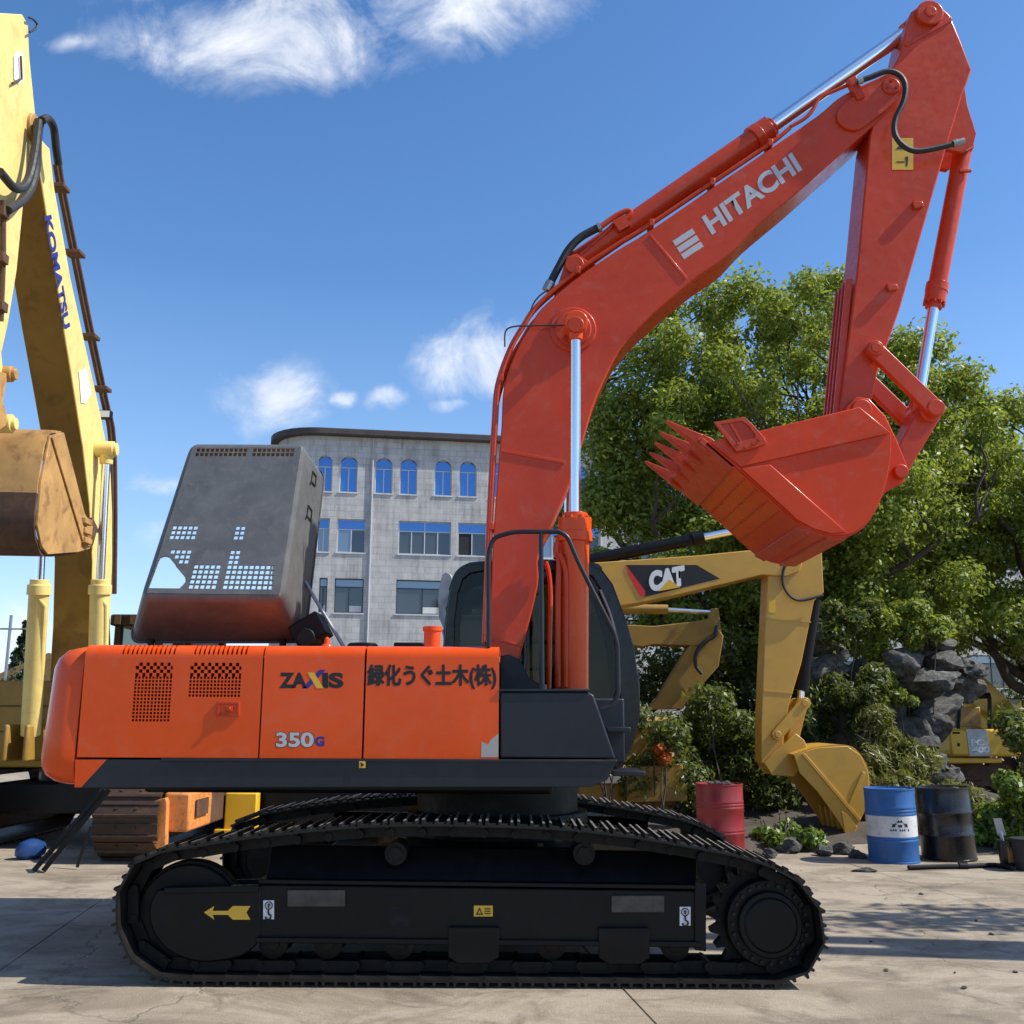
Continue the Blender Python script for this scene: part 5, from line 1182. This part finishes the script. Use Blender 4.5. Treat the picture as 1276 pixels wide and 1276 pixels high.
gg = G(); gg.tube([op(730, 757, .2), op(834, 758, .2)], .09, 14); cy_ = gg.build('arm_cylinder', 'old_yellow', ob_); gg = G(); gg.tube([op(832, 758, .2), op(893, 762, .2)], .045, 12); gg.build('piston_rod', 'chrome', cy_); gg = G(); gg.prism([op(a, b_, .12) for a, b_ in ((884, 775), (888, 757), (897, 757), (901, 790))], (0, .16, 0)); gg.build('cylinder_lug', 'old_yellow', oa, bevel=.01)
gg = G(); c = op(790, 960); gg.box(c.x-2.6, c.x+.55, OY-.9, OY+1.6, .95, 1.75); gg.build('upper_body', 'old_yellow', OLD, bevel=.06)
gg = G(); c = op(800, 960); gg.box(c.x-2.4, c.x-.5, OY-.2, OY+.7, 1.7, 3.6); gg.build('boom_base', 'old_yellow', OLD, bevel=.06)
long_track(op(680, 990).x, op(838, 990).x, OY-1.0, .6, OLD, .85, 30, 'brown_steel', 'old_yellow')
opr('yellow_guard', [(770, 952), (834, 948), (840, 990), (770, 992)], OLD, .25, -1.45)
# ================================================================ yellow excavator beyond the rocks, seen from behind
QY = 24.0
Q = thing('excavator', (P(1225, 950, QY).x, QY+1.4, 0), 'bright yellow excavator parked beyond the rocks with a numbered grey rear panel', 'excavator')
def qp(a, b_, o=0.): return P(a, b_, QY)+Vector((0, o, 0))
def qpr(name, pts, mat, par, th, o=0., bevel=.03):
    gg = G(); gg.prism([qp(a, b_, o) for a, b_ in pts], (0, th, 0)); return gg.build(name, mat, par, bevel=bevel)
qc = qpr('counterweight', [(1181, 908), (1268, 909), (1273, 916), (1270, 926), (1274, 938), (1271, 943), (1186, 942), (1184, 930)], 'bright_yellow', Q, .9, 0, .05)
d = qpr('number_panel', [(1203.5, 908.5), (1229, 909), (1234.5, 942), (1208, 942)], 'steel_grey', qc, .012, -.012, .002)
a = qp(1210.5, 938, -.02); text_on('lettering', '400', a, qp(1233, 938, -.02)-a, qp(1210.5, 930, -.02)-a, 'white_decal', qc, .05)
a = qp(1209, 929, -.02); text_on('lettering', 'PC', a, qp(1226, 929, -.02)-a, qp(1209, 921, -.02)-a, 'white_decal', qc, .04)
for r_ in (rect(1187, 912, 1196, 914.5), rect(1193, 926, 1196, 930)): qpr('recess', r_, 'dark_void', qc, .006, -.006, 0)
qpr('lower_frame', [(1178, 944), (1252, 945), (1252, 951), (1180, 952)], 'bright_yellow', Q, 2.4, .1)
qpr('carbody', [(1186, 952), (1240, 952), (1240, 975), (1186, 975)], 'rust_dark', Q, 1.5, .6)
for o in (.2, 2.2):
    long_track(qp(1150, 980).x, qp(1290, 980).x, QY+.6+o, .6, Q, .9, 30, 'shoe_steel', 'rust_dark')
qpr('engine_cover', [(1212, 882), (1245, 880), (1246, 907), (1212, 907)], 'rust_tan', Q, .8, .95)
qpr('side_panel', [(1246, 890), (1262, 904), (1300, 870), (1300, 909), (1246, 909)], 'bright_yellow', Q, 1.5, 1.0)
qpr('boom', [(1220, 830), (1240, 826), (1268, 842), (1300, 872), (1300, 905), (1262, 885), (1230, 860), (1226, 862)], 'bright_yellow', Q, .6, 1.6)
gg = G()
for a, b_ in (((1203, 908), (1205, 868)), ((1243, 909), (1243, 868))): gg.tube([qp(*a, .4), qp(*b_, .4)], .05, 8)
gg.tube([qp(1205, 868, .4), qp(1243, 866, .4)], .07, 8); gg.build('guard_rail', 'black_paint', Q)
# ================================================================ plants
from mathutils import noise as mnoise
rng = np.random.default_rng(11)
def leaf_cloud(centres, radii, counts, size, aspect=2.2, flat=.75, droop=0.0, up=.35, shell=.55):
    """kite shaped leaves spread through puffs; returns vertex and face arrays"""
    V, Fc = [], []
    for c, r, n in zip(centres, radii, counts):
        d = rng.normal(size=(n, 3)); d /= np.linalg.norm(d, axis=1)[:, None]
        rad = r*(shell+(1-shell)*rng.random(n))*(.75+.35*rng.random(n))
        p = d*rad[:, None]; p[:, 2] *= flat
        p += np.array(c)
        nrm = d*.7+rng.normal(size=(n, 3))*.5; nrm[:, 2] += up; nrm /= np.linalg.norm(nrm, axis=1)[:, None]
        a = rng.normal(size=(n, 3)); a[:, 2] -= droop; a -= nrm*(a*nrm).sum(1)[:, None]; a /= np.linalg.norm(a, axis=1)[:, None]
        b = np.cross(nrm, a); s = size*(.6+.8*rng.random(n))[:, None]
        q = np.stack([p-a*s*.5, p+b*s/aspect*.5+nrm*s*.06, p+a*s*.5, p-b*s/aspect*.5+nrm*s*.06], 1)
        V.append(q.reshape(-1, 3))
    V = np.concatenate(V); n = len(V)//4
    return V, np.arange(n*4).reshape(n, 4)
def np_mesh(name, V, Fq, mat, parent, **k):
    me = bpy.data.meshes.new(name); me.vertices.add(len(V)); me.vertices.foreach_set('co', V.astype(np.float32).ravel())
    me.loops.add(Fq.size); me.polygons.add(len(Fq)); me.loops.foreach_set('vertex_index', Fq.astype(np.int32).ravel())
    me.polygons.foreach_set('loop_start', np.arange(0, Fq.size, 4, dtype=np.int32)); me.polygons.foreach_set('loop_total', np.full(len(Fq), 4, dtype=np.int32))
    me.update(calc_edges=True); me.materials.append(M[mat]); return link(name, me, parent, **k)
def limb(gg, p0, p1, r0, r1, n=7, wob=.12, seg=8):
    p0, p1 = Vector(p0), Vector(p1); L = (p1-p0).length; pts, rr = [], []
    for k in range(n+1):
        f = k/n; w = math.sin(f*math.pi)*wob*L
        pts.append(p0.lerp(p1, f)+Vector((rnd.uniform(-1, 1), rnd.uniform(-1, 1), rnd.uniform(-.3, .8)))*w*.5); rr.append(r0+(r1-r0)*f)
    gg.tube(cr(pts, 3), [rr[min(n, i//3)] for i in range(3*n+1)], seg); return pts
def broad_tree(name, base, h, crown_c, crown_r, npuff, nleaf, label, group, mat='leaf_tree', leafsize=.12, forks=15, trunk_r=.26, seed=3, fixed=()):
    global rng
    rng = np.random.default_rng(seed)
    root = thing(name, base, label, 'tree', group); base = Vector(base); cc = Vector(crown_c); cr_ = Vector(crown_r)
    cs, rs = [], []
    while len(cs) < npuff:
        d = rng.normal(size=3); d /= np.linalg.norm(d); f = rng.random()**.38
        q = np.array(cc)+d*f*np.array(cr_)
        q += rng.normal(size=3)*.25
        if q[2] < base.z+.6: continue
        r = rng.uniform(.5, .98)*(1.05-.25*f)
        if all((np.linalg.norm((q-c)*np.array([1, 1, 1.25])) > .62*(r+r2)*.9) for c, r2 in zip(cs, rs)) or rng.random() < .12:
            cs.append(q); rs.append(r)
    for q, r in fixed: cs.append(np.array(q)); rs.append(r)
    per = [int(nleaf*(r**2)/sum(x**2 for x in rs)) for r in rs]
    V, Fq = leaf_cloud(cs, rs, per, leafsize, 2.0, .78, .35, .35, .32)
    np_mesh('crown', V, Fq, mat, root)
    gg = G(); fork = base+Vector((0, 0, h*.22)); limb(gg, base-Vector((0, 0, .1)), fork, trunk_r, trunk_r*.8, 5, .06, 12); ends = []
    for k in range(forks):
        a = 2*math.pi*(k+rnd.random()*.5)/forks; f = rnd.uniform(.35, .95)
        e = cc+Vector((math.cos(a)*cr_.x*f, math.sin(a)*cr_.y*f, cr_.z*rnd.uniform(-.5, .6)))
        ends.append(limb(gg, fork, e, trunk_r*.55, trunk_r*.12, 8, .10, 9))
    for c in cs:
        # twig from the nearest limb point
        best = min((e[i].lerp(e[i+1], w) for e in ends for i in range(2, len(e)-1) for w in (.1, .35, .6, .85)), key=lambda p: (p-Vector(c)).length+max(0, p.z-c[2])*1.5)
        limb(gg, best, Vector(c), .035, .01, 4, .16, 5)
    gg.build('trunk', 'bark', root, fix=False)
    return root
TX = P(965, 900, 21.5).x
broad_tree('camphor_tree', (TX-.6, 22.0, 0), 11.5, (TX+.45, 22, 6.7), (4.75, 3.2, 4.7), 240, 190000, 'tall broad camphor tree with a wide green crown rising behind the yellow excavator arms', 'camphor trees behind the yard', seed=5, fixed=[(tuple(P(a, b_, 21.2)), r_) for a, b_, r_ in ((760, 640, .8), (775, 590, .85), (800, 655, .8), (835, 640, .8), (755, 560, .75), (745, 610, .6), (870, 650, .8), (765, 520, .8), (820, 770, .7), (850, 745, .7), (915, 740, .8), (925, 800, .7), (1080, 780, .8), (1120, 740, .8), (1060, 730, .8))])
broad_tree('camphor_tree', (TX+8.0, 25.5, 0), 9.0, (TX+5.9, 23.6, 6.1), (3.7, 2.8, 3.3), 120, 90000, 'smaller camphor tree whose branches hang over the rock outcrop', 'camphor trees behind the yard', seed=9)
# leafy tree whose shade falls on the yard from beyond the right edge
broad_tree('yard_tree', (10.4, 9.1, 0), 6.5, (10.0, 9.0, 5.2), (2.4, .45, 1.3), 12, 1500, 'slim young tree at the edge of the concrete yard', None, seed=21, forks=5, trunk_r=.16, leafsize=.16)
def bush(name, c, r, n, size, mat, label, cat, puffs=12, aspect=2.4, group=None, droop=.6, stems=10, seed=0, flat=.85):
    global rng
    rng = np.random.default_rng(seed+100)
    root = thing(name, (c[0], c[1], 0), label, cat, group); c = np.array(c); r = np.array(r); cs, rs = [], []
    for k in range(puffs):
        d = rng.normal(size=3); d /= np.linalg.norm(d); q = c+d*r*rng.random()**.4; q[2] = max(q[2], .15); cs.append(q); rs.append(float(np.mean(r))*rng.uniform(.28, .5))
    per = [int(n*x*x/sum(y*y for y in rs)) for x in rs]
    V, Fq = leaf_cloud(cs, rs, per, size, aspect, flat, droop, .3, .35); V[:, 2] = np.maximum(V[:, 2], .01)
    np_mesh('foliage', V, Fq, mat, root); gg = G()
    for k in range(stems):
        q = cs[k % len(cs)]; limb(gg, (c[0]+rng.normal()*.3*r[0], c[1]+rng.normal()*.2, -.02), Vector(q)+Vector((0, 0, .2)), .022, .006, 5, .1, 5)
    gg.build('stem', 'twig', root, fix=False); return root
def gp(px, Y, z): return (P(px, 900, Y).x, Y, z)
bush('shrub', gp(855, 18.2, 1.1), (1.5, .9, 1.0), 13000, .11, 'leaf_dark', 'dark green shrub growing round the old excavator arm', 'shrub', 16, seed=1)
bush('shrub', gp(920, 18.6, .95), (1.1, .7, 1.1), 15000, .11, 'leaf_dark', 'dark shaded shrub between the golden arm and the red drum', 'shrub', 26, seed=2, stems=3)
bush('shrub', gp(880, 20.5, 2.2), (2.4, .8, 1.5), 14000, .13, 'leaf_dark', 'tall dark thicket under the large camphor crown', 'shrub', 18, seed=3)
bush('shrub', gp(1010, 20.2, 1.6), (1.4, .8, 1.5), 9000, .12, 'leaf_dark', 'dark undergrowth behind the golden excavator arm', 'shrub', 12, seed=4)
bush('bamboo_shrub', gp(1095, 17.2, .65), (.8, .6, .6), 6500, .17, 'leaf_bamboo', 'narrow-leaved yellowish bamboo shrub between the golden bucket and the blue drum', 'shrub', 14, 6.0, droop=1.0, seed=5)
bush('bamboo_shrub', gp(1105, 18.4, 1.1), (.85, .5, .75), 6500, .17, 'leaf_bamboo', 'taller narrow-leaved shrub arching below the rocks', 'shrub', 14, 6.0, droop=1.0, seed=6, stems=4)
bush('shrub', gp(1185, 15.6, .42), (.9, .5, .42), 5000, .10, 'leaf_bamboo', 'low straggly shrub behind the black drum', 'shrub', 9, 4.0, seed=7)
bush('shrub', gp(1246, 14.7, .52), (.62, .6, .5), 7000, .085, 'leaf_bright', 'fresh bright green leafy shrub beside the black drum', 'shrub', 12, 1.6, seed=8)
bush('shrub', gp(970, 14.6, .18), (.5, .35, .2), 2600, .09, 'leaf_bright', 'low yellow-green weeds in front of the golden bucket', 'weeds', 9, 2.0, seed=9)
bush('shrub', gp(1290, 17.5, 1.0), (1.0, .8, 1.0), 7000, .11, 'leaf_dark', 'dark shrub at the foot of the smaller camphor tree', 'shrub', 10, seed=10)
bush('flowering_shrub', gp(821, 17.4, 1.16), (.27, .2, .2), 700, .09, 'leaf_orange', 'small orange-leaved bush in front of the old excavator', 'shrub', 5, 2.0, seed=12, stems=4)
bush('flowering_shrub', gp(757, 17.2, .95), (.2, .2, .2), 400, .09, 'leaf_orange', 'small orange-leaved bush seen beneath the excavator cab step', 'shrub', 4, 2.0, seed=13, stems=4)
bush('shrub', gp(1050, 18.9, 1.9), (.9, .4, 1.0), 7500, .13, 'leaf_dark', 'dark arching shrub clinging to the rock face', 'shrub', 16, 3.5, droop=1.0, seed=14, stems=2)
bush('shrub', gp(1140, 19.3, 3.4), (1.0, .5, .5), 4500, .12, 'leaf_tree', 'leafy growth crowning the top of the rock outcrop', 'shrub', 9, 2.2, seed=15, stems=2)
bush('shrub', gp(1215, 16.2, .4), (.8, .4, .35), 3800, .12, 'leaf_bamboo', 'dense weedy shrub below the bright yellow excavator', 'shrub', 9, 3.5, seed=16)
bush('shrub', gp(1125, 18.8, 2.3), (.5, .3, .4), 1800, .11, 'leaf_tree', 'small leafy shrub rooted in the middle of the rock face', 'shrub', 6, 2.6, seed=17, stems=2)
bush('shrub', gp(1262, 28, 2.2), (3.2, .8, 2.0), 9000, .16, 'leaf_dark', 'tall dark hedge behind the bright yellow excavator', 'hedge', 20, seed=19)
bush('shrub', gp(1080, 18.9, 3.3), (.8, .4, .6), 3500, .12, 'leaf_dark', 'leafy shrub hanging over the upper rocks beside the golden arm', 'shrub', 8, 2.6, seed=18, stems=2)
# twin-post pole added beyond the right side of the view to cast shadow bands
UP = thing('shadow_pole', (8.9, 7.86, 0), 'unseen twin-post pole added beside the yard to cast shadow bands', 'pole')
for y in (7.66, 8.06):
    gg = G(); gg.tube([(8.9, y, 0), (8.9, y, 9.2)], [.19, .14], 20); gg.build('post', 'warm_white', UP)
gg = G(); gg.box(8.8, 9.0, 7.3, 8.5, 8.3, 8.45); gg.build('crossarm', 'steel_grey', UP); gg = G(); gg.box(8.55, 9.25, 7.76, 7.96, 5.2, 6.1); gg.build('pole_box', 'steel_grey', UP, bevel=.03)
# soil bed under the plants
g = G(); nx_, ny_ = 40, 14
def bedz(x, y):
    e = min((y-13.9)/1.2, (30-y)/1.5, (x-1.6)/1.0, (26-x)/1.0); return -.05 + max(0, min(1, e))*(.16+.12*math.sin(x*1.7+y)+.10*math.sin(y*2.3-x*.8))
g.sheet([1.6+24.4*k/nx_ for k in range(nx_+1)], [13.9+16.1*k/ny_ for k in range(ny_+1)], lambda x, y: (x, y+(.25*math.sin(x*1.9) if y < 14.5 else 0), bedz(x, y)))
g.build('planting_bed', 'soil', kind='structure', angle=180)
# far trees on the left
def conifer(px, Y, h, label, seed):
    global rng
    rng = np.random.default_rng(seed); c = P(px, 880, Y); root = thing('conifer', (c.x, c.y, 0), label, 'tree', None); V = []
    cs, rs = [], []
    for k in range(26):
        f = k/25; w = (1-f)*h*.2+.15
        for j in range(5): a = rng.random()*6.28; cs.append((c.x+math.cos(a)*w*.7, c.y+math.sin(a)*w*.7, h*(.15+.85*f))); rs.append(w*.55)
    V, Fq = leaf_cloud(cs, rs, [70]*len(cs), .38, 2.5, .5, .8); np_mesh('crown', V, Fq, 'leaf_conifer', root)
    gg = G(); gg.tube([(c.x, c.y, -.1), (c.x, c.y, h*.95)], [.25, .04], 8); gg.build('trunk', 'bark', root)
conifer(24, 70, 7.8, 'dark pointed conifer far behind the pale yellow excavator', 31)
bush('shrub', (P(40, 860, 62).x, 62, 2.0), (4.5, 1.5, 2.6), 4500, .4, 'leaf_conifer', 'far-off dark hedge behind the pale yellow excavator', 'hedge', 14, seed=33)
gg = G(); c = P(3, 880, 60); gg.tube([(c.x, 60, 0), (c.x, 60, 7.4)], .09, 8); gg.tube([(c.x-.9, 60, 6.6), (c.x+.9, 60, 6.6)], .05, 6); gg.build('utility_pole', 'steel_grey', label='thin grey utility pole far behind the pale yellow excavator', cat='pole')
gg = G(); c = P(66, 860, 66); gg.prism([(c.x-5, 66, 0), (c.x+4, 66, 0), (c.x+4, 66, 3.6), (c.x-.5, 66, 5.6), (c.x-5, 66, 3.6)], (0, 8, 0)); gg.build('shed', 'rust_tan', label='low gabled shed far behind the pale yellow excavator', cat='shed')
# ---- rock outcrop
ROCK = thing('rock_outcrop', (P(1110, 900, 19.6).x, 19.6, 0), 'dark piled rock outcrop overgrown by shrubs beyond the drums', 'rocks')
rk = []
for k in range(5):
    bm = bmesh.new(); bmesh.ops.create_icosphere(bm, subdivisions=4, radius=1); r_ = random.Random(40+k)
    pl_ = [(Vector((r_.gauss(0, 1), r_.gauss(0, 1), r_.gauss(0, 1))).normalized(), r_.uniform(.55, .9)) for _ in range(14)]
    for v in bm.verts:
        for n_, d_ in pl_:
            e = v.co.dot(n_)-d_
            if e > 0: v.co -= n_*e
        q = v.co+Vector((k*7.3, 0, 0)); v.co *= 1+.20*mnoise.noise(q*1.9)+.11*mnoise.noise(q*4.5)+.06*abs(mnoise.noise(q*9))
        v.co.z += .05*math.sin(v.co.z*11+2*mnoise.noise(q*2))
    me = bpy.data.meshes.new('rock'); bm.to_mesh(me); bm.free(); me.materials.append(M['rock']); me.shade_smooth(); me.set_sharp_from_angle(angle=R(28)); rk.append(me)
rr_ = random.Random(5)
for (px, py, sx, sz_) in [(1020, 790, .34, .26), (1024, 812, .36, .25), (1030, 836, .42, .28), (1038, 862, .4, .24), (1060, 880, .6, .4), (1080, 850, .55, .35), (1105, 870, .5, .34), (1095, 905, .7, .4), (1130, 890, .6, .4), (1150, 850, .55, .3), (1165, 875, .5, .35), (1180, 850, .45, .28), (1198, 858, .42, .26), (1208, 838, .32, .24), (1132, 925, .62, .42), (1152, 905, .42, .3), (1110, 940, .7, .5), (1070, 925, .7, .5), (1045, 905, .6, .5), (1135, 960, .7, .5), (1100, 970, .8, .5), (1060, 970, .8, .5), (1030, 940, .6, .5), (1025, 890, .5, .4), (1150, 820, .4, .25), (1120, 835, .5, .35), (1175, 825, .35, .2), (1168, 800, .3, .2)]:
    Y = 19.6+rr_.uniform(-.35, .5); o = link('rock', rr_.choice(rk), ROCK); c = P(px, py, Y); o.location = c; o.scale = (sx*1.15, sx*1.2, sz_*1.15); o.rotation_euler = (rr_.uniform(-.2, .2), rr_.uniform(-.2, .2), rr_.uniform(0, 6.28))
def stone(px, py, s, label):
    c = PZ(px, py, .0); o = link('stone', rr_.choice(rk), None, label=label, cat='stone', group='rubble stones along the planting bed'); o.location = (c.x, c.y, s*.3); o.scale = (s*1.2, s, s*.7); o.rotation_euler = (0, 0, rr_.uniform(0, 6))
for (px, py, s) in ((985, 1062, .20), (1008, 1060, .15), (1028, 1066, .13), (1050, 1064, .17), (1068, 1069, .11), (960, 1068, .12), (940, 1070, .10)):
    stone(px, py, s, 'rough rubble stone lying along the bed below the golden bucket')
# ================================================================ drums and small things
def drum(px0, px1, ybot, mat, label, tilt=0.0, band=None, ribs=2, hh=.89):
    cx = (px0+px1)/2; c = PZ(cx, ybot, 0.0); c.y += .28; c.x = P(cx, ybot-40, c.y).x; w = (P(px1, ybot-40, c.y).x-P(px0, ybot-40, c.y).x)/2; r = w*.985
    root = thing('oil_drum', (c.x, c.y, 0), label, 'drum', None)
    def rib(z): return [(r, z-.02), (r*1.018, z-.008), (r*1.018, z+.008), (r, z+.02)]
    prof_ = [(r*.94, 0.0), (r*1.02, .0), (r*1.02, .018), (r, .022)]
    for z in ([.18, .30, .59, .71] if ribs == 4 else [.26, .30, .58, .62, .66] if ribs == 5 else [.31, .585]):
        if ribs == 2: prof_ += [(r, z-.03), (r*1.045, z-.01), (r*1.045, z+.01), (r, z+.03)]
        else: prof_ += rib(z)
    prof_ += [(r, hh-.022), (r*1.02, hh-.018), (r*1.02, hh), (r*.98, hh), (r*.97, hh-.02), (0.01, hh-.022)]
    gg = G(); gg.lathe(prof_, (c.x, c.y, 0), 48); body = gg.build('drum_shell', mat, root, angle=50)
    if band:
        gg = G(); z0, z1 = band; n = 48; vs = [(c.x+r*1.006*math.cos(2*math.pi*k/n), c.y+r*1.006*math.sin(2*math.pi*k/n), z) for z in (z0, z1) for k in range(n)]
        gg.add(vs, [(k, (k+1) % n, n+(k+1) % n, n+k) for k in range(n)]); gg.build('paint_band', 'drum_white', root, angle=60)
        def wrap(poly, nm):
            gg = G(); vs = []
            for a, z in poly:
                w_ = a/r; vs.append((c.x+r*1.012*math.sin(w_), c.y-r*1.012*math.cos(w_), z))
            gg.add(vs, [tuple(range(len(poly)))]); gg.build(nm, 'black_decal', root)
        zc = (z0+z1)/2+.03
        for poly in ([(-.10, -.04), (-.06, -.035), (-.055, .0), (-.09, .005)], [(-.055, -.01), (.055, -.01), (.055, .015), (-.055, .015)], [(-.04, .015), (-.02, .05), (0, .03), (.02, .05), (.04, .015)], [(.055, .0), (.06, -.035), (.10, -.04), (.09, .005)], [(-.02, -.04), (.02, -.04), (.03, -.01), (-.03, -.01)]):
            wrap([(a, z+zc) for a, z in poly], 'emblem')
        for k in range(9):
            if k in (3, 7): continue
            wrap([(-.12+k*.027, zc-.085), (-.103+k*.027, zc-.085), (-.103+k*.027, zc-.062), (-.12+k*.027, zc-.062)], 'print_mark')
    gg = G(); gg.cyl((c.x+.16, c.y-.05, hh-.024), (c.x+.16, c.y-.05, hh-.008), .035, seg=16); gg.build('bung', 'steel_grey', root)
    root.rotation_euler = (0, tilt, 0)
    return root, c
drum(1081.5, 1142.5, 1077, 'drum_blue', 'blue oil drum with a white band and black print beside the golden bucket', R(-.8), (.30, .59), 5)
drum(1148, 1213, 1074, 'drum_black', 'glossy black oil drum with two raised ribs standing beside the blue drum', R(-2.2), None, 2)
rd, c = drum(868, 927, 1066, 'drum_red', 'red ribbed oil drum standing between the black track and the bushes', 0, None, 5)
for k in range(4):
    o = link('debris', rk[k], None, label='pale lump of rubble lying on top of the red drum', cat='rubble', group='rubble on the red drum'); o.location = (c.x-.1+k*.07, c.y+rnd.uniform(-.08, .08), .885); o.scale = (.06, .05, .04)
# pail, tools, hose on the ground at the right
c = PZ(1258, 1080, 0); gg = G(); gg.lathe([(.10, 0), (.125, .29), (.132, .295), (.132, .31), (.115, .31), (.095, .02)], c, 24); pl0 = gg.build('pail', 'drum_black', label='small black pail with a yellow label beside the bright green shrub', cat='pail')
gg = G(); gg.add([(c.x+.124*math.sin(a)*(.86+.14*z/.3), c.y-.124*math.cos(a)*(.86+.14*z/.3), z) for z in (.06, .24) for a in (-.5, -.17, .17, .5)], [(0, 1, 5, 4), (1, 2, 6, 5), (2, 3, 7, 6)]); gg.build('pail_label', 'rust_tan', pl0)
gg = G(); p0 = Vector((c.x-.04, c.y, .2)); gg.tube([p0, p0+Vector((-.03, .02, .2))], .02, 8); gg.obox(p0+Vector((-.035, .02, .26)), (.05, 0, 0), (0, .012, 0), (-.02, 0, .1)); gg.build('scraper', 'steel_grey', label='grey scraper standing in the black pail', cat='tool')
c = PZ(1282, 1084, 0); gg = G(); gg.lathe([(.14, 0), (.17, .34), (.18, .345), (.18, .36), (.16, .36)], c, 24); gg.build('tub', 'rubber', label='dark rubber tub next to the black pail', cat='tub')
gg = G(); q = [PZ(a, b_, .03) for a, b_ in ((1132, 1081), (1165, 1080), (1200, 1079.5), (1240, 1078), (1262, 1082))]; gg.tube(cr(q, 4), .028, 10); gg.cyl(q[2]-Vector((.05, 0, 0)), q[2]+Vector((.05, 0, 0)), .045, seg=12); gg.build('pipe', 'black_steel', label='black pipe lying on the ground in front of the black drum', cat='pipe')
# loose bits on the concrete
for k in range(9):
    px, py = rr_.uniform(1010, 1270), rr_.uniform(1085, 1262)
    c = PZ(px, py, 0); o = link('pebble', rr_.choice(rk), None, label='tiny pebble lying on the sunlit concrete', cat='pebble', group='pebbles on the concrete'); s = rr_.uniform(.008, .02); o.location = (c.x, c.y, s*.3); o.scale = (s*1.4, s, s*.6); o.rotation_euler = (0, 0, rr_.uniform(0, 6))
c = PZ(1078, 1086, 0); o = link('stone_chip', rk[2], None, label='flat stone chip on the concrete in front of the golden bucket', cat='stone'); o.location = (c.x, c.y, .015); o.scale = (.16, .08, .04)
